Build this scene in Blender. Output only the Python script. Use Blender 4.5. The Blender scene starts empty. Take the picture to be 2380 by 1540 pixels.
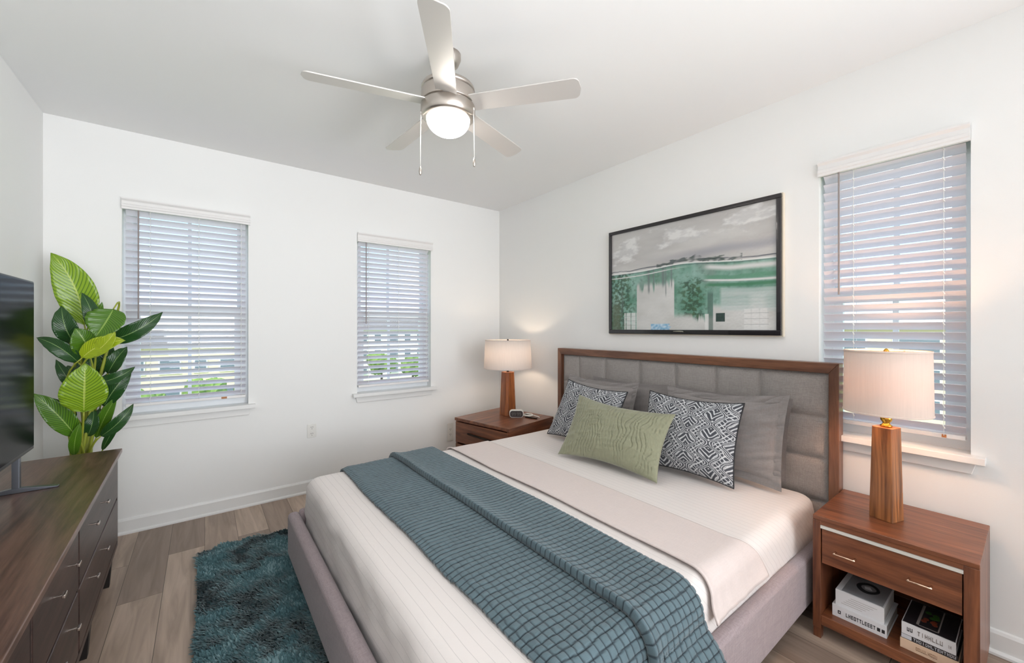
import bpy, bmesh, math, random
from mathutils import Vector, Matrix, noise

scene = bpy.context.scene
COL = scene.collection
PI = math.pi
R = math.radians

# ------------------------------------------------------------------ camera
cam_data = bpy.data.cameras.new('camera')
cam = bpy.data.objects.new('camera', cam_data)
COL.objects.link(cam)
cam.location = (-2.7093, -3.7785, 1.3959)
cam.rotation_euler = (R(90), 0, -0.6534)
cam_data.sensor_width = 36.0
cam_data.lens = 937.157 / 2380 * 36.0
cam_data.shift_y = -7.713 / 2380
cam_data.clip_start = 0.02
cam_data.clip_end = 400
scene.camera = cam

# ------------------------------------------------------------------ colour management / exposure
scene.view_settings.view_transform = 'Standard'
scene.view_settings.look = 'None'
scene.view_settings.gamma = 1.0
scene.view_settings.use_curve_mapping = False
scene.view_settings.exposure = 0.31


def lin(r, g, b):
    f = lambda c: (c / 255 / 12.92) if c / 255 <= 0.04045 else ((c / 255 + 0.055) / 1.055) ** 2.4
    return (f(r), f(g), f(b), 1.0)


# ------------------------------------------------------------------ world: hazy blue sky with soft clouds
world = bpy.data.worlds.new('sky')
scene.world = world
world.use_nodes = True
wn, wl = world.node_tree.nodes, world.node_tree.links
wn.clear()
w_out = wn.new('ShaderNodeOutputWorld')
w_bg = wn.new('ShaderNodeBackground')
w_tc = wn.new('ShaderNodeTexCoord')
w_sep = wn.new('ShaderNodeSeparateXYZ')
w_grad = wn.new('ShaderNodeValToRGB')
w_noise = wn.new('ShaderNodeTexNoise')
w_cl = wn.new('ShaderNodeValToRGB')
w_mix = wn.new('ShaderNodeMixRGB')
wl.new(w_tc.outputs['Generated'], w_sep.inputs[0])
wl.new(w_sep.outputs['Z'], w_grad.inputs[0])
w_grad.color_ramp.elements[0].position = 0.0
w_grad.color_ramp.elements[0].color = (0.86, 0.90, 0.95, 1)
w_grad.color_ramp.elements[1].position = 0.30
w_grad.color_ramp.elements[1].color = (0.30, 0.52, 0.80, 1)
e = w_grad.color_ramp.elements.new(0.07)
e.color = (0.50, 0.70, 0.92, 1)
wl.new(w_tc.outputs['Generated'], w_noise.inputs['Vector'])
w_noise.inputs['Scale'].default_value = 5.5
w_noise.inputs['Detail'].default_value = 5.0
wl.new(w_noise.outputs['Fac'], w_cl.inputs[0])
w_cl.color_ramp.elements[0].position = 0.48
w_cl.color_ramp.elements[0].color = (0, 0, 0, 1)
w_cl.color_ramp.elements[1].position = 0.66
w_cl.color_ramp.elements[1].color = (1, 1, 1, 1)
wl.new(w_cl.outputs[0], w_mix.inputs[0])
wl.new(w_grad.outputs[0], w_mix.inputs[1])
w_mix.inputs[2].default_value = (1.0, 1.0, 1.0, 1)
wl.new(w_mix.outputs[0], w_bg.inputs[0])
w_bg.inputs[1].default_value = 2.0
wl.new(w_bg.outputs[0], w_out.inputs[0])

# ------------------------------------------------------------------ sun outside (comes over the building, never straight into the windows)
sun_d = bpy.data.lights.new('sun', 'SUN')
sun = bpy.data.objects.new('sun', sun_d)
COL.objects.link(sun)
sun_d.energy = 4.2
sun_d.angle = R(1.0)
sun_d.color = (1.0, 0.95, 0.86)
sun.rotation_euler = Vector((0.62, 0.50, -0.85)).to_track_quat('-Z', 'Y').to_euler()


# ------------------------------------------------------------------ unseen fill lights added behind the camera to brighten the room evenly
def area(name, loc, rot, sx, sy, power, color, spread=180):
    d = bpy.data.lights.new(name, 'AREA')
    o = bpy.data.objects.new(name, d)
    COL.objects.link(o)
    d.shape = 'RECTANGLE'
    d.size = sx
    d.size_y = sy
    d.energy = power
    d.color = color
    d.spread = R(spread)
    o.location = loc
    o.rotation_euler = rot
    return o


area('fill_area_rear', (-1.75, -6.6, 1.7), (R(80), 0, R(4)), 3.2, 2.4, 31, (0.935, 0.96, 1.0), 95)  # added frontal fill, not a lamp of the room
# two more added fills, thrown up and across so that their light comes back off the ceiling and the side walls
area('fill_area_right', (-0.8, -5.7, 0.9), Vector((-1.7, 2.1, 1.9)).to_track_quat('-Z', 'Y').to_euler(), 1.2, 1.2, 31, (0.935, 0.96, 1.0), 110)
area('fill_area_left', (-2.7, -5.3, 1.0), Vector((0.35, 2.3, 2.1)).to_track_quat('-Z', 'Y').to_euler(), 1.0, 1.2, 15, (0.935, 0.96, 1.0), 110)

# ================================================================== helpers


class MB:
    """collects vertices and faces of one mesh"""

    def __init__(s):
        s.v, s.f, s.uv, s.c = [], [], {}, None

    def add(s, vs, fs):
        o = len(s.v)
        s.v += [tuple(p) for p in vs]
        s.f += [tuple(i + o for i in f) for f in fs]
        return o

    def box(s, x0, x1, y0, y1, z0, z1, M=None):
        vs = [(x, y, z) for x in (x0, x1) for y in (y0, y1) for z in (z0, z1)]
        if M is not None:
            vs = [M @ Vector(p) for p in vs]
        s.add(vs, [(0, 1, 3, 2), (4, 6, 7, 5), (0, 4, 5, 1), (2, 3, 7, 6), (0, 2, 6, 4), (1, 5, 7, 3)])
        return s

    def prism(s, poly, h0, h1, axis='z', M=None):
        """polygon (2D, counter-clockwise) extruded along an axis"""
        def p3(a, b, h):
            return {'z': (a, b, h), 'y': (a, h, b), 'x': (h, a, b)}[axis]
        n = len(poly)
        vs = [p3(a, b, h0) for a, b in poly] + [p3(a, b, h1) for a, b in poly]
        if M is not None:
            vs = [M @ Vector(p) for p in vs]
        fs = [tuple(range(n - 1, -1, -1)), tuple(range(n, 2 * n))]
        fs += [(i, (i + 1) % n, (i + 1) % n + n, i + n) for i in range(n)]
        s.add(vs, fs)
        return s

    def lathe(s, prof, n=32, c=(0, 0), cap0=True, cap1=True):
        vs, fs = [], []
        for r, z in prof:
            for k in range(n):
                a = 2 * PI * k / n
                vs.append((c[0] + r * math.cos(a), c[1] + r * math.sin(a), z))
        m = len(prof)
        for i in range(m - 1):
            for k in range(n):
                k2 = (k + 1) % n
                fs.append((i * n + k, i * n + k2, (i + 1) * n + k2, (i + 1) * n + k))
        if cap0:
            fs.append(tuple(range(n - 1, -1, -1)))
        if cap1:
            fs.append(tuple((m - 1) * n + k for k in range(n)))
        s.add(vs, fs)
        return s

    def tube(s, pts, r, n=8):
        pts = [Vector(p) for p in pts]
        rs = r if isinstance(r, (list, tuple)) else [r] * len(pts)
        vs, fs = [], []
        up = None
        for i, p in enumerate(pts):
            t = (pts[min(i + 1, len(pts) - 1)] - pts[max(i - 1, 0)]).normalized()
            if up is None:
                up = t.orthogonal().normalized()
            up = (up - t * up.dot(t)).normalized()
            b = t.cross(up)
            for k in range(n):
                a = 2 * PI * k / n
                vs.append(p + (up * math.cos(a) + b * math.sin(a)) * rs[i])
        for i in range(len(pts) - 1):
            for k in range(n):
                k2 = (k + 1) % n
                fs.append((i * n + k, i * n + k2, (i + 1) * n + k2, (i + 1) * n + k))
        fs.append(tuple(range(n - 1, -1, -1)))
        fs.append(tuple((len(pts) - 1) * n + k for k in range(n)))
        s.add(vs, fs)
        return s

    def grid(s, fn, nu, nv, flip=False):
        vs = [fn(i / nu, j / nv) for j in range(nv + 1) for i in range(nu + 1)]
        fs = []
        for j in range(nv):
            for i in range(nu):
                a = j * (nu + 1) + i
                q = (a, a + 1, a + nu + 2, a + nu + 1)
                fs.append(q[::-1] if flip else q)
        s.add(vs, fs)
        return s

    def build(s, name, mat=None, parent=None, smooth=False, bevel=0.0, seg=2, label=None, angle=None, off=None):
        me = bpy.data.meshes.new(name)
        vs = s.v
        if off is not None:
            vs = [(p[0] - off[0], p[1] - off[1], p[2] - off[2]) for p in vs]
        me.from_pydata([tuple(p) for p in vs], [], s.f)
        bm = bmesh.new()
        bm.from_mesh(me)
        bmesh.ops.recalc_face_normals(bm, faces=bm.faces)
        bm.to_mesh(me)
        bm.free()
        if s.c is not None:
            at = me.color_attributes.new('paint', 'FLOAT_COLOR', 'POINT')
            flat = []
            for c in s.c:
                flat += [c[0], c[1], c[2], 1.0]
            at.data.foreach_set('color', flat)
        if mat is not None:
            me.materials.append(mat)
        if smooth:
            me.polygons.foreach_set('use_smooth', [True] * len(me.polygons))
        o = bpy.data.objects.new(name, me)
        COL.objects.link(o)
        if parent is not None:
            o.parent = parent
        if bevel:
            b = o.modifiers.new('bevel', 'BEVEL')
            b.width = bevel
            b.segments = seg
            b.limit_method = 'ANGLE'
            b.angle_limit = R(40)
            if smooth is False:
                me.polygons.foreach_set('use_smooth', [True] * len(me.polygons))
            w = o.modifiers.new('wn', 'WEIGHTED_NORMAL')
            w.keep_sharp = False
        elif angle:
            for ed in me.edges:
                pass
        if label:
            o['label'] = label
        return o


def thing(name, label, cat, loc=(0, 0, 0), rz=0.0, group=None):
    o = bpy.data.objects.new(name, None)
    COL.objects.link(o)
    o.empty_display_size = 0.1
    o.location = loc
    o.rotation_euler = (0, 0, rz)
    o['label'] = label
    o['category'] = cat
    if group:
        o['group'] = group
    return o


def tag(o, label, cat, group=None, kind=None):
    o['label'] = label
    o['category'] = cat
    if group:
        o['group'] = group
    if kind:
        o['kind'] = kind
    return o


def struct(o):
    o['kind'] = 'structure'
    return o


def rrect(w, h, r, n=6):
    """rounded rectangle polygon centred on the origin"""
    pts = []
    for cx, cy, a0 in ((w / 2 - r, h / 2 - r, 0), (-w / 2 + r, h / 2 - r, 90), (-w / 2 + r, -h / 2 + r, 180), (w / 2 - r, -h / 2 + r, 270)):
        for k in range(n + 1):
            a = R(a0 + 90 * k / n)
            pts.append((cx + r * math.cos(a), cy + r * math.sin(a)))
    return pts


def nz(x, y, z=0.0):
    return noise.noise(Vector((x, y, z)))


def smooth01(a, b, x):
    t = max(0.0, min(1.0, (x - a) / (b - a)))
    return t * t * (3 - 2 * t)


# ================================================================== materials
def mat(name, color, rough=0.6, metal=0.0, spec=0.5, bump=None, bump_scale=40, sheen=0.0, vary=0.0, vary_scale=3.0,
        coat=0.0):
    m = bpy.data.materials.new(name)
    m.use_nodes = True
    nt = m.node_tree
    b = nt.nodes['Principled BSDF']
    b.inputs['Base Color'].default_value = color
    b.inputs['Roughness'].default_value = rough
    b.inputs['Metallic'].default_value = metal
    b.inputs['Specular IOR Level'].default_value = spec
    b.inputs['Sheen Weight'].default_value = sheen
    b.inputs['Coat Weight'].default_value = coat
    if bump or vary:
        tc = nt.nodes.new('ShaderNodeTexCoord')
        if bump:
            n = nt.nodes.new('ShaderNodeTexNoise')
            n.inputs['Scale'].default_value = bump_scale
            n.inputs['Detail'].default_value = 3
            bp = nt.nodes.new('ShaderNodeBump')
            bp.inputs['Strength'].default_value = bump
            bp.inputs['Distance'].default_value = 0.01
            nt.links.new(tc.outputs['Object'], n.inputs['Vector'])
            nt.links.new(n.outputs['Fac'], bp.inputs['Height'])
            nt.links.new(bp.outputs[0], b.inputs['Normal'])
        if vary:
            n2 = nt.nodes.new('ShaderNodeTexNoise')
            n2.inputs['Scale'].default_value = vary_scale
            n2.inputs['Detail'].default_value = 4
            mx = nt.nodes.new('ShaderNodeMixRGB')
            mx.inputs[1].default_value = tuple(c * (1 - vary) for c in color[:3]) + (1,)
            mx.inputs[2].default_value = tuple(min(1, c * (1 + vary)) for c in color[:3]) + (1,)
            nt.links.new(tc.outputs['Object'], n2.inputs['Vector'])
            nt.links.new(n2.outputs['Fac'], mx.inputs[0])
            nt.links.new(mx.outputs[0], b.inputs['Base Color'])
    return m


def wood(name, dark, light, axis, rough=0.35, scale=1.0, coat=0.15, rings=0.0, spec=0.5):
    """wood grain running along one axis"""
    m = bpy.data.materials.new(name)
    m.use_nodes = True
    nt = m.node_tree
    N, L = nt.nodes, nt.links
    b = N['Principled BSDF']
    b.inputs['Roughness'].default_value = rough
    b.inputs['Coat Weight'].default_value = coat
    b.inputs['Coat Roughness'].default_value = 0.2
    b.inputs['Specular IOR Level'].default_value = spec
    tc = N.new('ShaderNodeTexCoord')
    mp = N.new('ShaderNodeMapping')
    sc = {'x': (1.3, 16, 16), 'y': (16, 1.3, 16), 'z': (16, 16, 1.3)}[axis]
    mp.inputs['Scale'].default_value = tuple(c * scale for c in sc)
    L.new(tc.outputs['Object'], mp.inputs['Vector'])
    n1 = N.new('ShaderNodeTexNoise')
    n1.inputs['Scale'].default_value = 1.4
    n1.inputs['Detail'].default_value = 5
    n1.inputs['Distortion'].default_value = 0.8 + rings
    n2 = N.new('ShaderNodeTexNoise')
    n2.inputs['Scale'].default_value = 9
    n2.inputs['Detail'].default_value = 3
    L.new(mp.outputs[0], n1.inputs['Vector'])
    L.new(mp.outputs[0], n2.inputs['Vector'])
    ad = N.new('ShaderNodeMath')
    ad.operation = 'MULTIPLY_ADD'
    ad.inputs[1].default_value = 0.35
    L.new(n2.outputs['Fac'], ad.inputs[0])
    L.new(n1.outputs['Fac'], ad.inputs[2])
    rp = N.new('ShaderNodeValToRGB')
    rp.color_ramp.elements[0].position = 0.48
    rp.color_ramp.elements[0].color = dark
    rp.color_ramp.elements[1].position = 0.88
    rp.color_ramp.elements[1].color = light
    L.new(ad.outputs[0], rp.inputs[0])
    L.new(rp.outputs[0], b.inputs['Base Color'])
    bp = N.new('ShaderNodeBump')
    bp.inputs['Strength'].default_value = 0.08
    bp.inputs['Distance'].default_value = 0.004
    L.new(n2.outputs['Fac'], bp.inputs['Height'])
    L.new(bp.outputs[0], b.inputs['Normal'])
    return m


def weave(name, color, scale=260, strength=0.25, vary=0.10, rough=0.9, sheen=0.2, stretch=(1, 1, 1)):
    """woven cloth: fine crossed threads with a slight slub"""
    m = bpy.data.materials.new(name)
    m.use_nodes = True
    nt = m.node_tree
    N, L = nt.nodes, nt.links
    b = N['Principled BSDF']
    b.inputs['Roughness'].default_value = rough
    b.inputs['Sheen Weight'].default_value = sheen
    b.inputs['Specular IOR Level'].default_value = 0.2
    tc = N.new('ShaderNodeTexCoord')
    hs = []
    for st in ((1.0, 0.12, 1.0), (1.0, 1.0, 0.12), (0.12, 1.0, 1.0)):
        mp = N.new('ShaderNodeMapping')
        mp.inputs['Scale'].default_value = tuple(a * q for a, q in zip(st, stretch))
        n = N.new('ShaderNodeTexNoise')
        n.inputs['Scale'].default_value = scale
        n.inputs['Detail'].default_value = 2
        L.new(tc.outputs['Object'], mp.inputs['Vector'])
        L.new(mp.outputs[0], n.inputs['Vector'])
        hs.append(n)
    a1 = N.new('ShaderNodeMath')
    a1.operation = 'ADD'
    a2 = N.new('ShaderNodeMath')
    a2.operation = 'ADD'
    L.new(hs[0].outputs['Fac'], a1.inputs[0])
    L.new(hs[1].outputs['Fac'], a1.inputs[1])
    L.new(a1.outputs[0], a2.inputs[0])
    L.new(hs[2].outputs['Fac'], a2.inputs[1])
    mr = N.new('ShaderNodeMapRange')
    mr.inputs['From Min'].default_value = 1.15
    mr.inputs['From Max'].default_value = 1.85
    L.new(a2.outputs[0], mr.inputs['Value'])
    mx = N.new('ShaderNodeMixRGB')
    mx.inputs[1].default_value = tuple(c * (1 - vary) for c in color[:3]) + (1,)
    mx.inputs[2].default_value = tuple(min(1, c * (1 + vary)) for c in color[:3]) + (1,)
    L.new(mr.outputs[0], mx.inputs[0])
    L.new(mx.outputs[0], b.inputs['Base Color'])
    bp = N.new('ShaderNodeBump')
    bp.inputs['Strength'].default_value = strength
    bp.inputs['Distance'].default_value = 0.003
    L.new(a2.outputs[0], bp.inputs['Height'])
    L.new(bp.outputs[0], b.inputs['Normal'])
    return m


def painted(name, rough=0.6, spec=0.3, sheen=0.0, bump=0.0, bump_scale=200):
    """base colour from the mesh's own colour layer (printed or dyed design)"""
    m = bpy.data.materials.new(name)
    m.use_nodes = True
    nt = m.node_tree
    b = nt.nodes['Principled BSDF']
    b.inputs['Roughness'].default_value = rough
    b.inputs['Specular IOR Level'].default_value = spec
    b.inputs['Sheen Weight'].default_value = sheen
    a = nt.nodes.new('ShaderNodeAttribute')
    a.attribute_name = 'paint'
    nt.links.new(a.outputs['Color'], b.inputs['Base Color'])
    if bump:
        tc = nt.nodes.new('ShaderNodeTexCoord')
        n = nt.nodes.new('ShaderNodeTexNoise')
        n.inputs['Scale'].default_value = bump_scale
        bp = nt.nodes.new('ShaderNodeBump')
        bp.inputs['Strength'].default_value = bump
        bp.inputs['Distance'].default_value = 0.003
        nt.links.new(tc.outputs['Object'], n.inputs['Vector'])
        nt.links.new(n.outputs['Fac'], bp.inputs['Height'])
        nt.links.new(bp.outputs[0], b.inputs['Normal'])
    return m


def emit(name, color, strength):
    m = bpy.data.materials.new(name)
    m.use_nodes = True
    nt = m.node_tree
    nt.nodes.clear()
    o = nt.nodes.new('ShaderNodeOutputMaterial')
    e_ = nt.nodes.new('ShaderNodeEmission')
    e_.inputs[0].default_value = color
    e_.inputs[1].default_value = strength
    nt.links.new(e_.outputs[0], o.inputs[0])
    return m


def translucent(name, color, fac, rough=0.9, thread=0.0):
    m = bpy.data.materials.new(name)
    m.use_nodes = True
    nt = m.node_tree
    N, L = nt.nodes, nt.links
    N.clear()
    o = N.new('ShaderNodeOutputMaterial')
    d = N.new('ShaderNodeBsdfDiffuse')
    t = N.new('ShaderNodeBsdfTranslucent')
    mx = N.new('ShaderNodeMixShader')
    mx.inputs[0].default_value = fac
    d.inputs[0].default_value = color
    t.inputs[0].default_value = color
    if thread:
        tc = N.new('ShaderNodeTexCoord')
        mp = N.new('ShaderNodeMapping')
        mp.inputs['Scale'].default_value = (1, 1, 0.04)
        n = N.new('ShaderNodeTexNoise')
        n.inputs['Scale'].default_value = 160
        mc = N.new('ShaderNodeMixRGB')
        mc.inputs[1].default_value = tuple(c * (1 - thread) for c in color[:3]) + (1,)
        mc.inputs[2].default_value = color
        L.new(tc.outputs['Object'], mp.inputs['Vector'])
        L.new(mp.outputs[0], n.inputs['Vector'])
        L.new(n.outputs['Fac'], mc.inputs[0])
        L.new(mc.outputs[0], d.inputs[0])
        L.new(mc.outputs[0], t.inputs[0])
    L.new(d.outputs[0], mx.inputs[1])
    L.new(t.outputs[0], mx.inputs[2])
    L.new(mx.outputs[0], o.inputs[0])
    return m


def glass(name):
    m = bpy.data.materials.new(name)
    m.use_nodes = True
    nt = m.node_tree
    N, L = nt.nodes, nt.links
    N.clear()
    o = N.new('ShaderNodeOutputMaterial')
    t = N.new('ShaderNodeBsdfTransparent')
    t.inputs[0].default_value = (0.96, 0.98, 0.97, 1)
    g = N.new('ShaderNodeBsdfGlossy')
    g.inputs['Roughness'].default_value = 0.02
    mx = N.new('ShaderNodeMixShader')
    mx.inputs[0].default_value = 0.05
    L.new(t.outputs[0], mx.inputs[1])
    L.new(g.outputs[0], mx.inputs[2])
    L.new(mx.outputs[0], o.inputs[0])
    return m


def floor_material():
    m = bpy.data.materials.new('oak_plank_floor')
    m.use_nodes = True
    nt = m.node_tree
    N, L = nt.nodes, nt.links
    b = N['Principled BSDF']
    tc = N.new('ShaderNodeTexCoord')
    mp = N.new('ShaderNodeMapping')
    mp.inputs['Rotation'].default_value = (0, 0, R(90))
    mp.inputs['Location'].default_value = (0.26, 0.032, 0)
    L.new(tc.outputs['Object'], mp.inputs['Vector'])
    br = N.new('ShaderNodeTexBrick')
    br.offset = 0.36
    br.offset_frequency = 2
    br.inputs['Scale'].default_value = 1.0
    br.inputs['Brick Width'].default_value = 1.22
    br.inputs['Row Height'].default_value = 0.178
    br.inputs['Mortar Size'].default_value = 0.0012
    br.inputs['Mortar Smooth'].default_value = 0.2
    br.inputs['Bias'].default_value = 0.0
    br.inputs['Color1'].default_value = (0, 0, 0, 1)
    br.inputs['Color2'].default_value = (1, 1, 1, 1)
    br.inputs['Mortar'].default_value = (0.1, 0.1, 0.1, 1)
    L.new(mp.outputs[0], br.inputs['Vector'])
    rp = N.new('ShaderNodeValToRGB')
    rp.color_ramp.elements[0].color = lin(145, 126, 113)
    rp.color_ramp.elements[1].color = lin(194, 173, 155)
    L.new(br.outputs['Color'], rp.inputs[0])
    # grain along the planks, shifted per plank
    ml = N.new('ShaderNodeVectorMath')
    ml.operation = 'SCALE'
    ml.inputs['Scale'].default_value = 7.0
    L.new(br.outputs['Color'], ml.inputs[0])
    ad = N.new('ShaderNodeVectorMath')
    ad.operation = 'ADD'
    L.new(tc.outputs['Object'], ad.inputs[0])
    L.new(ml.outputs[0], ad.inputs[1])
    mp2 = N.new('ShaderNodeMapping')
    mp2.inputs['Scale'].default_value = (13, 1.1, 1)
    L.new(ad.outputs[0], mp2.inputs['Vector'])
    n1 = N.new('ShaderNodeTexNoise')
    n1.inputs['Scale'].default_value = 1.6
    n1.inputs['Detail'].default_value = 6
    n1.inputs['Distortion'].default_value = 1.0
    L.new(mp2.outputs[0], n1.inputs['Vector'])
    gr = N.new('ShaderNodeValToRGB')
    gr.color_ramp.elements[0].position = 0.3
    gr.color_ramp.elements[0].color = (0.68, 0.66, 0.64, 1)
    gr.color_ramp.elements[1].position = 0.68
    gr.color_ramp.elements[1].color = (1.1, 1.1, 1.1, 1)
    L.new(n1.outputs['Fac'], gr.inputs[0])
    mx = N.new('ShaderNodeMixRGB')
    mx.blend_type = 'MULTIPLY'
    mx.inputs[0].default_value = 1.0
    L.new(rp.outputs[0], mx.inputs[1])
    L.new(gr.outputs[0], mx.inputs[2])
    mo = N.new('ShaderNodeMixRGB')
    L.new(br.outputs['Fac'], mo.inputs[0])
    L.new(mx.outputs[0], mo.inputs[1])
    mo.inputs[2].default_value = lin(78, 66, 58)
    L.new(mo.outputs[0], b.inputs['Base Color'])
    b.inputs['Roughness'].default_value = 0.38
    b.inputs['Specular IOR Level'].default_value = 0.4
    bp = N.new('ShaderNodeBump')
    bp.inputs['Strength'].default_value = 0.12
    bp.inputs['Distance'].default_value = 0.004
    L.new(n1.outputs['Fac'], bp.inputs['Height'])
    L.new(bp.outputs[0], b.inputs['Normal'])
    return m


def sheet_material(name, color, stripe_axis='y', pitch=0.034, line=0.05, amount=0.07):
    """white cotton with a fine woven pinstripe and faint creasing"""
    m = bpy.data.materials.new(name)
    m.use_nodes = True
    nt = m.node_tree
    N, L = nt.nodes, nt.links
    b = N['Principled BSDF']
    b.inputs['Roughness'].default_value = 0.85
    b.inputs['Sheen Weight'].default_value = 0.15
    b.inputs['Specular IOR Level'].default_value = 0.2
    tc = N.new('ShaderNodeTexCoord')
    sp = N.new('ShaderNodeSeparateXYZ')
    L.new(tc.outputs['Object'], sp.inputs[0])
    nn = N.new('ShaderNodeTexNoise')
    nn.inputs['Scale'].default_value = 2.2
    L.new(tc.outputs['Object'], nn.inputs['Vector'])
    mm = N.new('ShaderNodeMath')
    mm.operation = 'MULTIPLY_ADD'
    mm.inputs[1].default_value = 0.025
    L.new(nn.outputs['Fac'], mm.inputs[0])
    zz = N.new('ShaderNodeMath')
    zz.operation = 'MULTIPLY_ADD'
    zz.inputs[1].default_value = 0.9
    L.new(sp.outputs['Z'], zz.inputs[0])
    L.new(sp.outputs['X' if stripe_axis == 'y' else 'Y'], zz.inputs[2])
    L.new(zz.outputs[0], mm.inputs[2])
    dv = N.new('ShaderNodeMath')
    dv.operation = 'DIVIDE'
    dv.inputs[1].default_value = pitch
    L.new(mm.outputs[0], dv.inputs[0])
    fr = N.new('ShaderNodeMath')
    fr.operation = 'FRACT'
    L.new(dv.outputs[0], fr.inputs[0])
    lt = N.new('ShaderNodeMath')
    lt.operation = 'LESS_THAN'
    lt.inputs[1].default_value = line
    L.new(fr.outputs[0], lt.inputs[0])
    mx = N.new('ShaderNodeMixRGB')
    mx.inputs[1].default_value = color
    mx.inputs[2].default_value = tuple(c * (1 - amount * 3) for c in color[:3]) + (1,)
    L.new(lt.outputs[0], mx.inputs[0])
    L.new(mx.outputs[0], b.inputs['Base Color'])
    n2 = N.new('ShaderNodeTexNoise')
    n2.inputs['Scale'].default_value = 9
    n2.inputs['Detail'].default_value = 5
    n2.inputs['Distortion'].default_value = 1.2
    L.new(tc.outputs['Object'], n2.inputs['Vector'])
    bp = N.new('ShaderNodeBump')
    bp.inputs['Strength'].default_value = 0.16
    bp.inputs['Distance'].default_value = 0.012
    L.new(n2.outputs['Fac'], bp.inputs['Height'])
    L.new(bp.outputs[0], b.inputs['Normal'])
    return m


def leaf_material(name, c_dark, c_light, c_rib):
    """leaf with a pale midrib and slanting side veins, from the blade's UV"""
    m = bpy.data.materials.new(name)
    m.use_nodes = True
    nt = m.node_tree
    N, L = nt.nodes, nt.links
    b = N['Principled BSDF']
    b.inputs['Roughness'].default_value = 0.32
    b.inputs['Coat Weight'].default_value = 0.15
    uv = N.new('ShaderNodeUVMap')
    sp = N.new('ShaderNodeSeparateXYZ')
    L.new(uv.outputs[0], sp.inputs[0])
    ab = N.new('ShaderNodeMath')
    ab.operation = 'ABSOLUTE'
    sb = N.new('ShaderNodeMath')
    sb.operation = 'SUBTRACT'
    sb.inputs[1].default_value = 0.5
    L.new(sp.outputs['X'], sb.inputs[0])
    L.new(sb.outputs[0], ab.inputs[0])
    # veins: v*18 - |u|*9
    m1 = N.new('ShaderNodeMath')
    m1.operation = 'MULTIPLY'
    m1.inputs[1].default_value = 17
    L.new(sp.outputs['Y'], m1.inputs[0])
    m2 = N.new('ShaderNodeMath')
    m2.operation = 'MULTIPLY_ADD'
    m2.inputs[1].default_value = -9
    L.new(ab.outputs[0], m2.inputs[0])
    L.new(m1.outputs[0], m2.inputs[2])
    fr = N.new('ShaderNodeMath')
    fr.operation = 'PINGPONG'
    fr.inputs[1].default_value = 0.5
    L.new(m2.outputs[0], fr.inputs[0])
    rp = N.new('ShaderNodeValToRGB')
    rp.color_ramp.elements[0].position = 0.02
    rp.color_ramp.elements[0].color = c_dark
    rp.color_ramp.elements[1].position = 0.45
    rp.color_ramp.elements[1].color = c_light
    mr = N.new('ShaderNodeMath')
    mr.operation = 'MULTIPLY'
    mr.inputs[1].default_value = 2.0
    L.new(fr.outputs[0], mr.inputs[0])
    L.new(mr.outputs[0], rp.inputs[0])
    lt = N.new('ShaderNodeMath')
    lt.operation = 'LESS_THAN'
    lt.inputs[1].default_value = 0.022
    L.new(ab.outputs[0], lt.inputs[0])
    mx = N.new('ShaderNodeMixRGB')
    L.new(lt.outputs[0], mx.inputs[0])
    L.new(rp.outputs[0], mx.inputs[1])
    mx.inputs[2].default_value = c_rib
    L.new(mx.outputs[0], b.inputs['Base Color'])
    bp = N.new('ShaderNodeBump')
    bp.inputs['Strength'].default_value = 0.35
    bp.inputs['Distance'].default_value = 0.004
    L.new(fr.outputs[0], bp.inputs['Height'])
    L.new(bp.outputs[0], b.inputs['Normal'])
    b.inputs['Subsurface Weight'].default_value = 0.0
    return m


M_WALL = mat('wall_paint', lin(243, 243, 241), 0.9, spec=0.2, bump=0.03, bump_scale=180)
M_CEIL = mat('ceiling_paint', lin(243, 243, 242), 0.95, spec=0.1)
M_TRIM = mat('trim_white_gloss', lin(238, 238, 236), 0.35)
M_FLOOR = floor_material()
M_SLAT = translucent('blind_slat_white', lin(242, 240, 246), 0.22)
M_VALANCE = mat('blind_valance_white', lin(236, 234, 232), 0.4)
M_CORD = mat('blind_cord_white', lin(232, 232, 230), 0.8)
M_WAND = mat('wand_clear_grey', lin(150, 140, 138), 0.3)
M_VINYL = mat('window_vinyl_white', lin(236, 238, 240), 0.4)
M_GLASS = glass('window_glass')
M_NICKEL = mat('brushed_nickel', lin(196, 188, 180), 0.32, metal=1.0, bump=0.02, bump_scale=300)
M_BLADE = mat('fan_blade_silver', lin(214, 210, 205), 0.42, metal=0.3)
M_BLACKLINE = mat('black_gap', lin(24, 22, 22), 0.6)
M_CHAIN = mat('pull_chain_white', lin(225, 222, 216), 0.35)
M_GLOBE = emit('lit_frosted_globe', (1.0, 0.94, 0.87, 1), 24.0)
M_BULB = emit('lit_bulb', (1.0, 0.78, 0.58, 1), 62.0)
M_BULB2 = emit('lit_bulb_near', (1.0, 0.60, 0.36, 1), 140.0)
M_SHADE = translucent('lamp_shade_linen', lin(246, 239, 234), 0.42, thread=0.10)
M_SHADE2 = translucent('lamp_shade_lined', lin(236, 218, 206), 0.13, thread=0.10)
M_WAL_X = wood('walnut_grain_depth', lin(86, 46, 29), lin(142, 86, 55), 'x')
M_WAL_Y = wood('walnut_grain_width', lin(86, 46, 29), lin(142, 86, 55), 'y')
M_WAL_Z = wood('walnut_grain_upright', lin(86, 46, 29), lin(142, 86, 55), 'z')
M_HB_Y = wood('headboard_walnut_width', lin(92, 58, 42), lin(140, 96, 70), 'y')
M_HB_Z = wood('headboard_walnut_upright', lin(92, 58, 42), lin(140, 96, 70), 'z')
M_DRK_Y = wood('espresso_wood_top', lin(72, 50, 41), lin(126, 95, 80), 'y', rough=0.3, coat=0.1)
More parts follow.
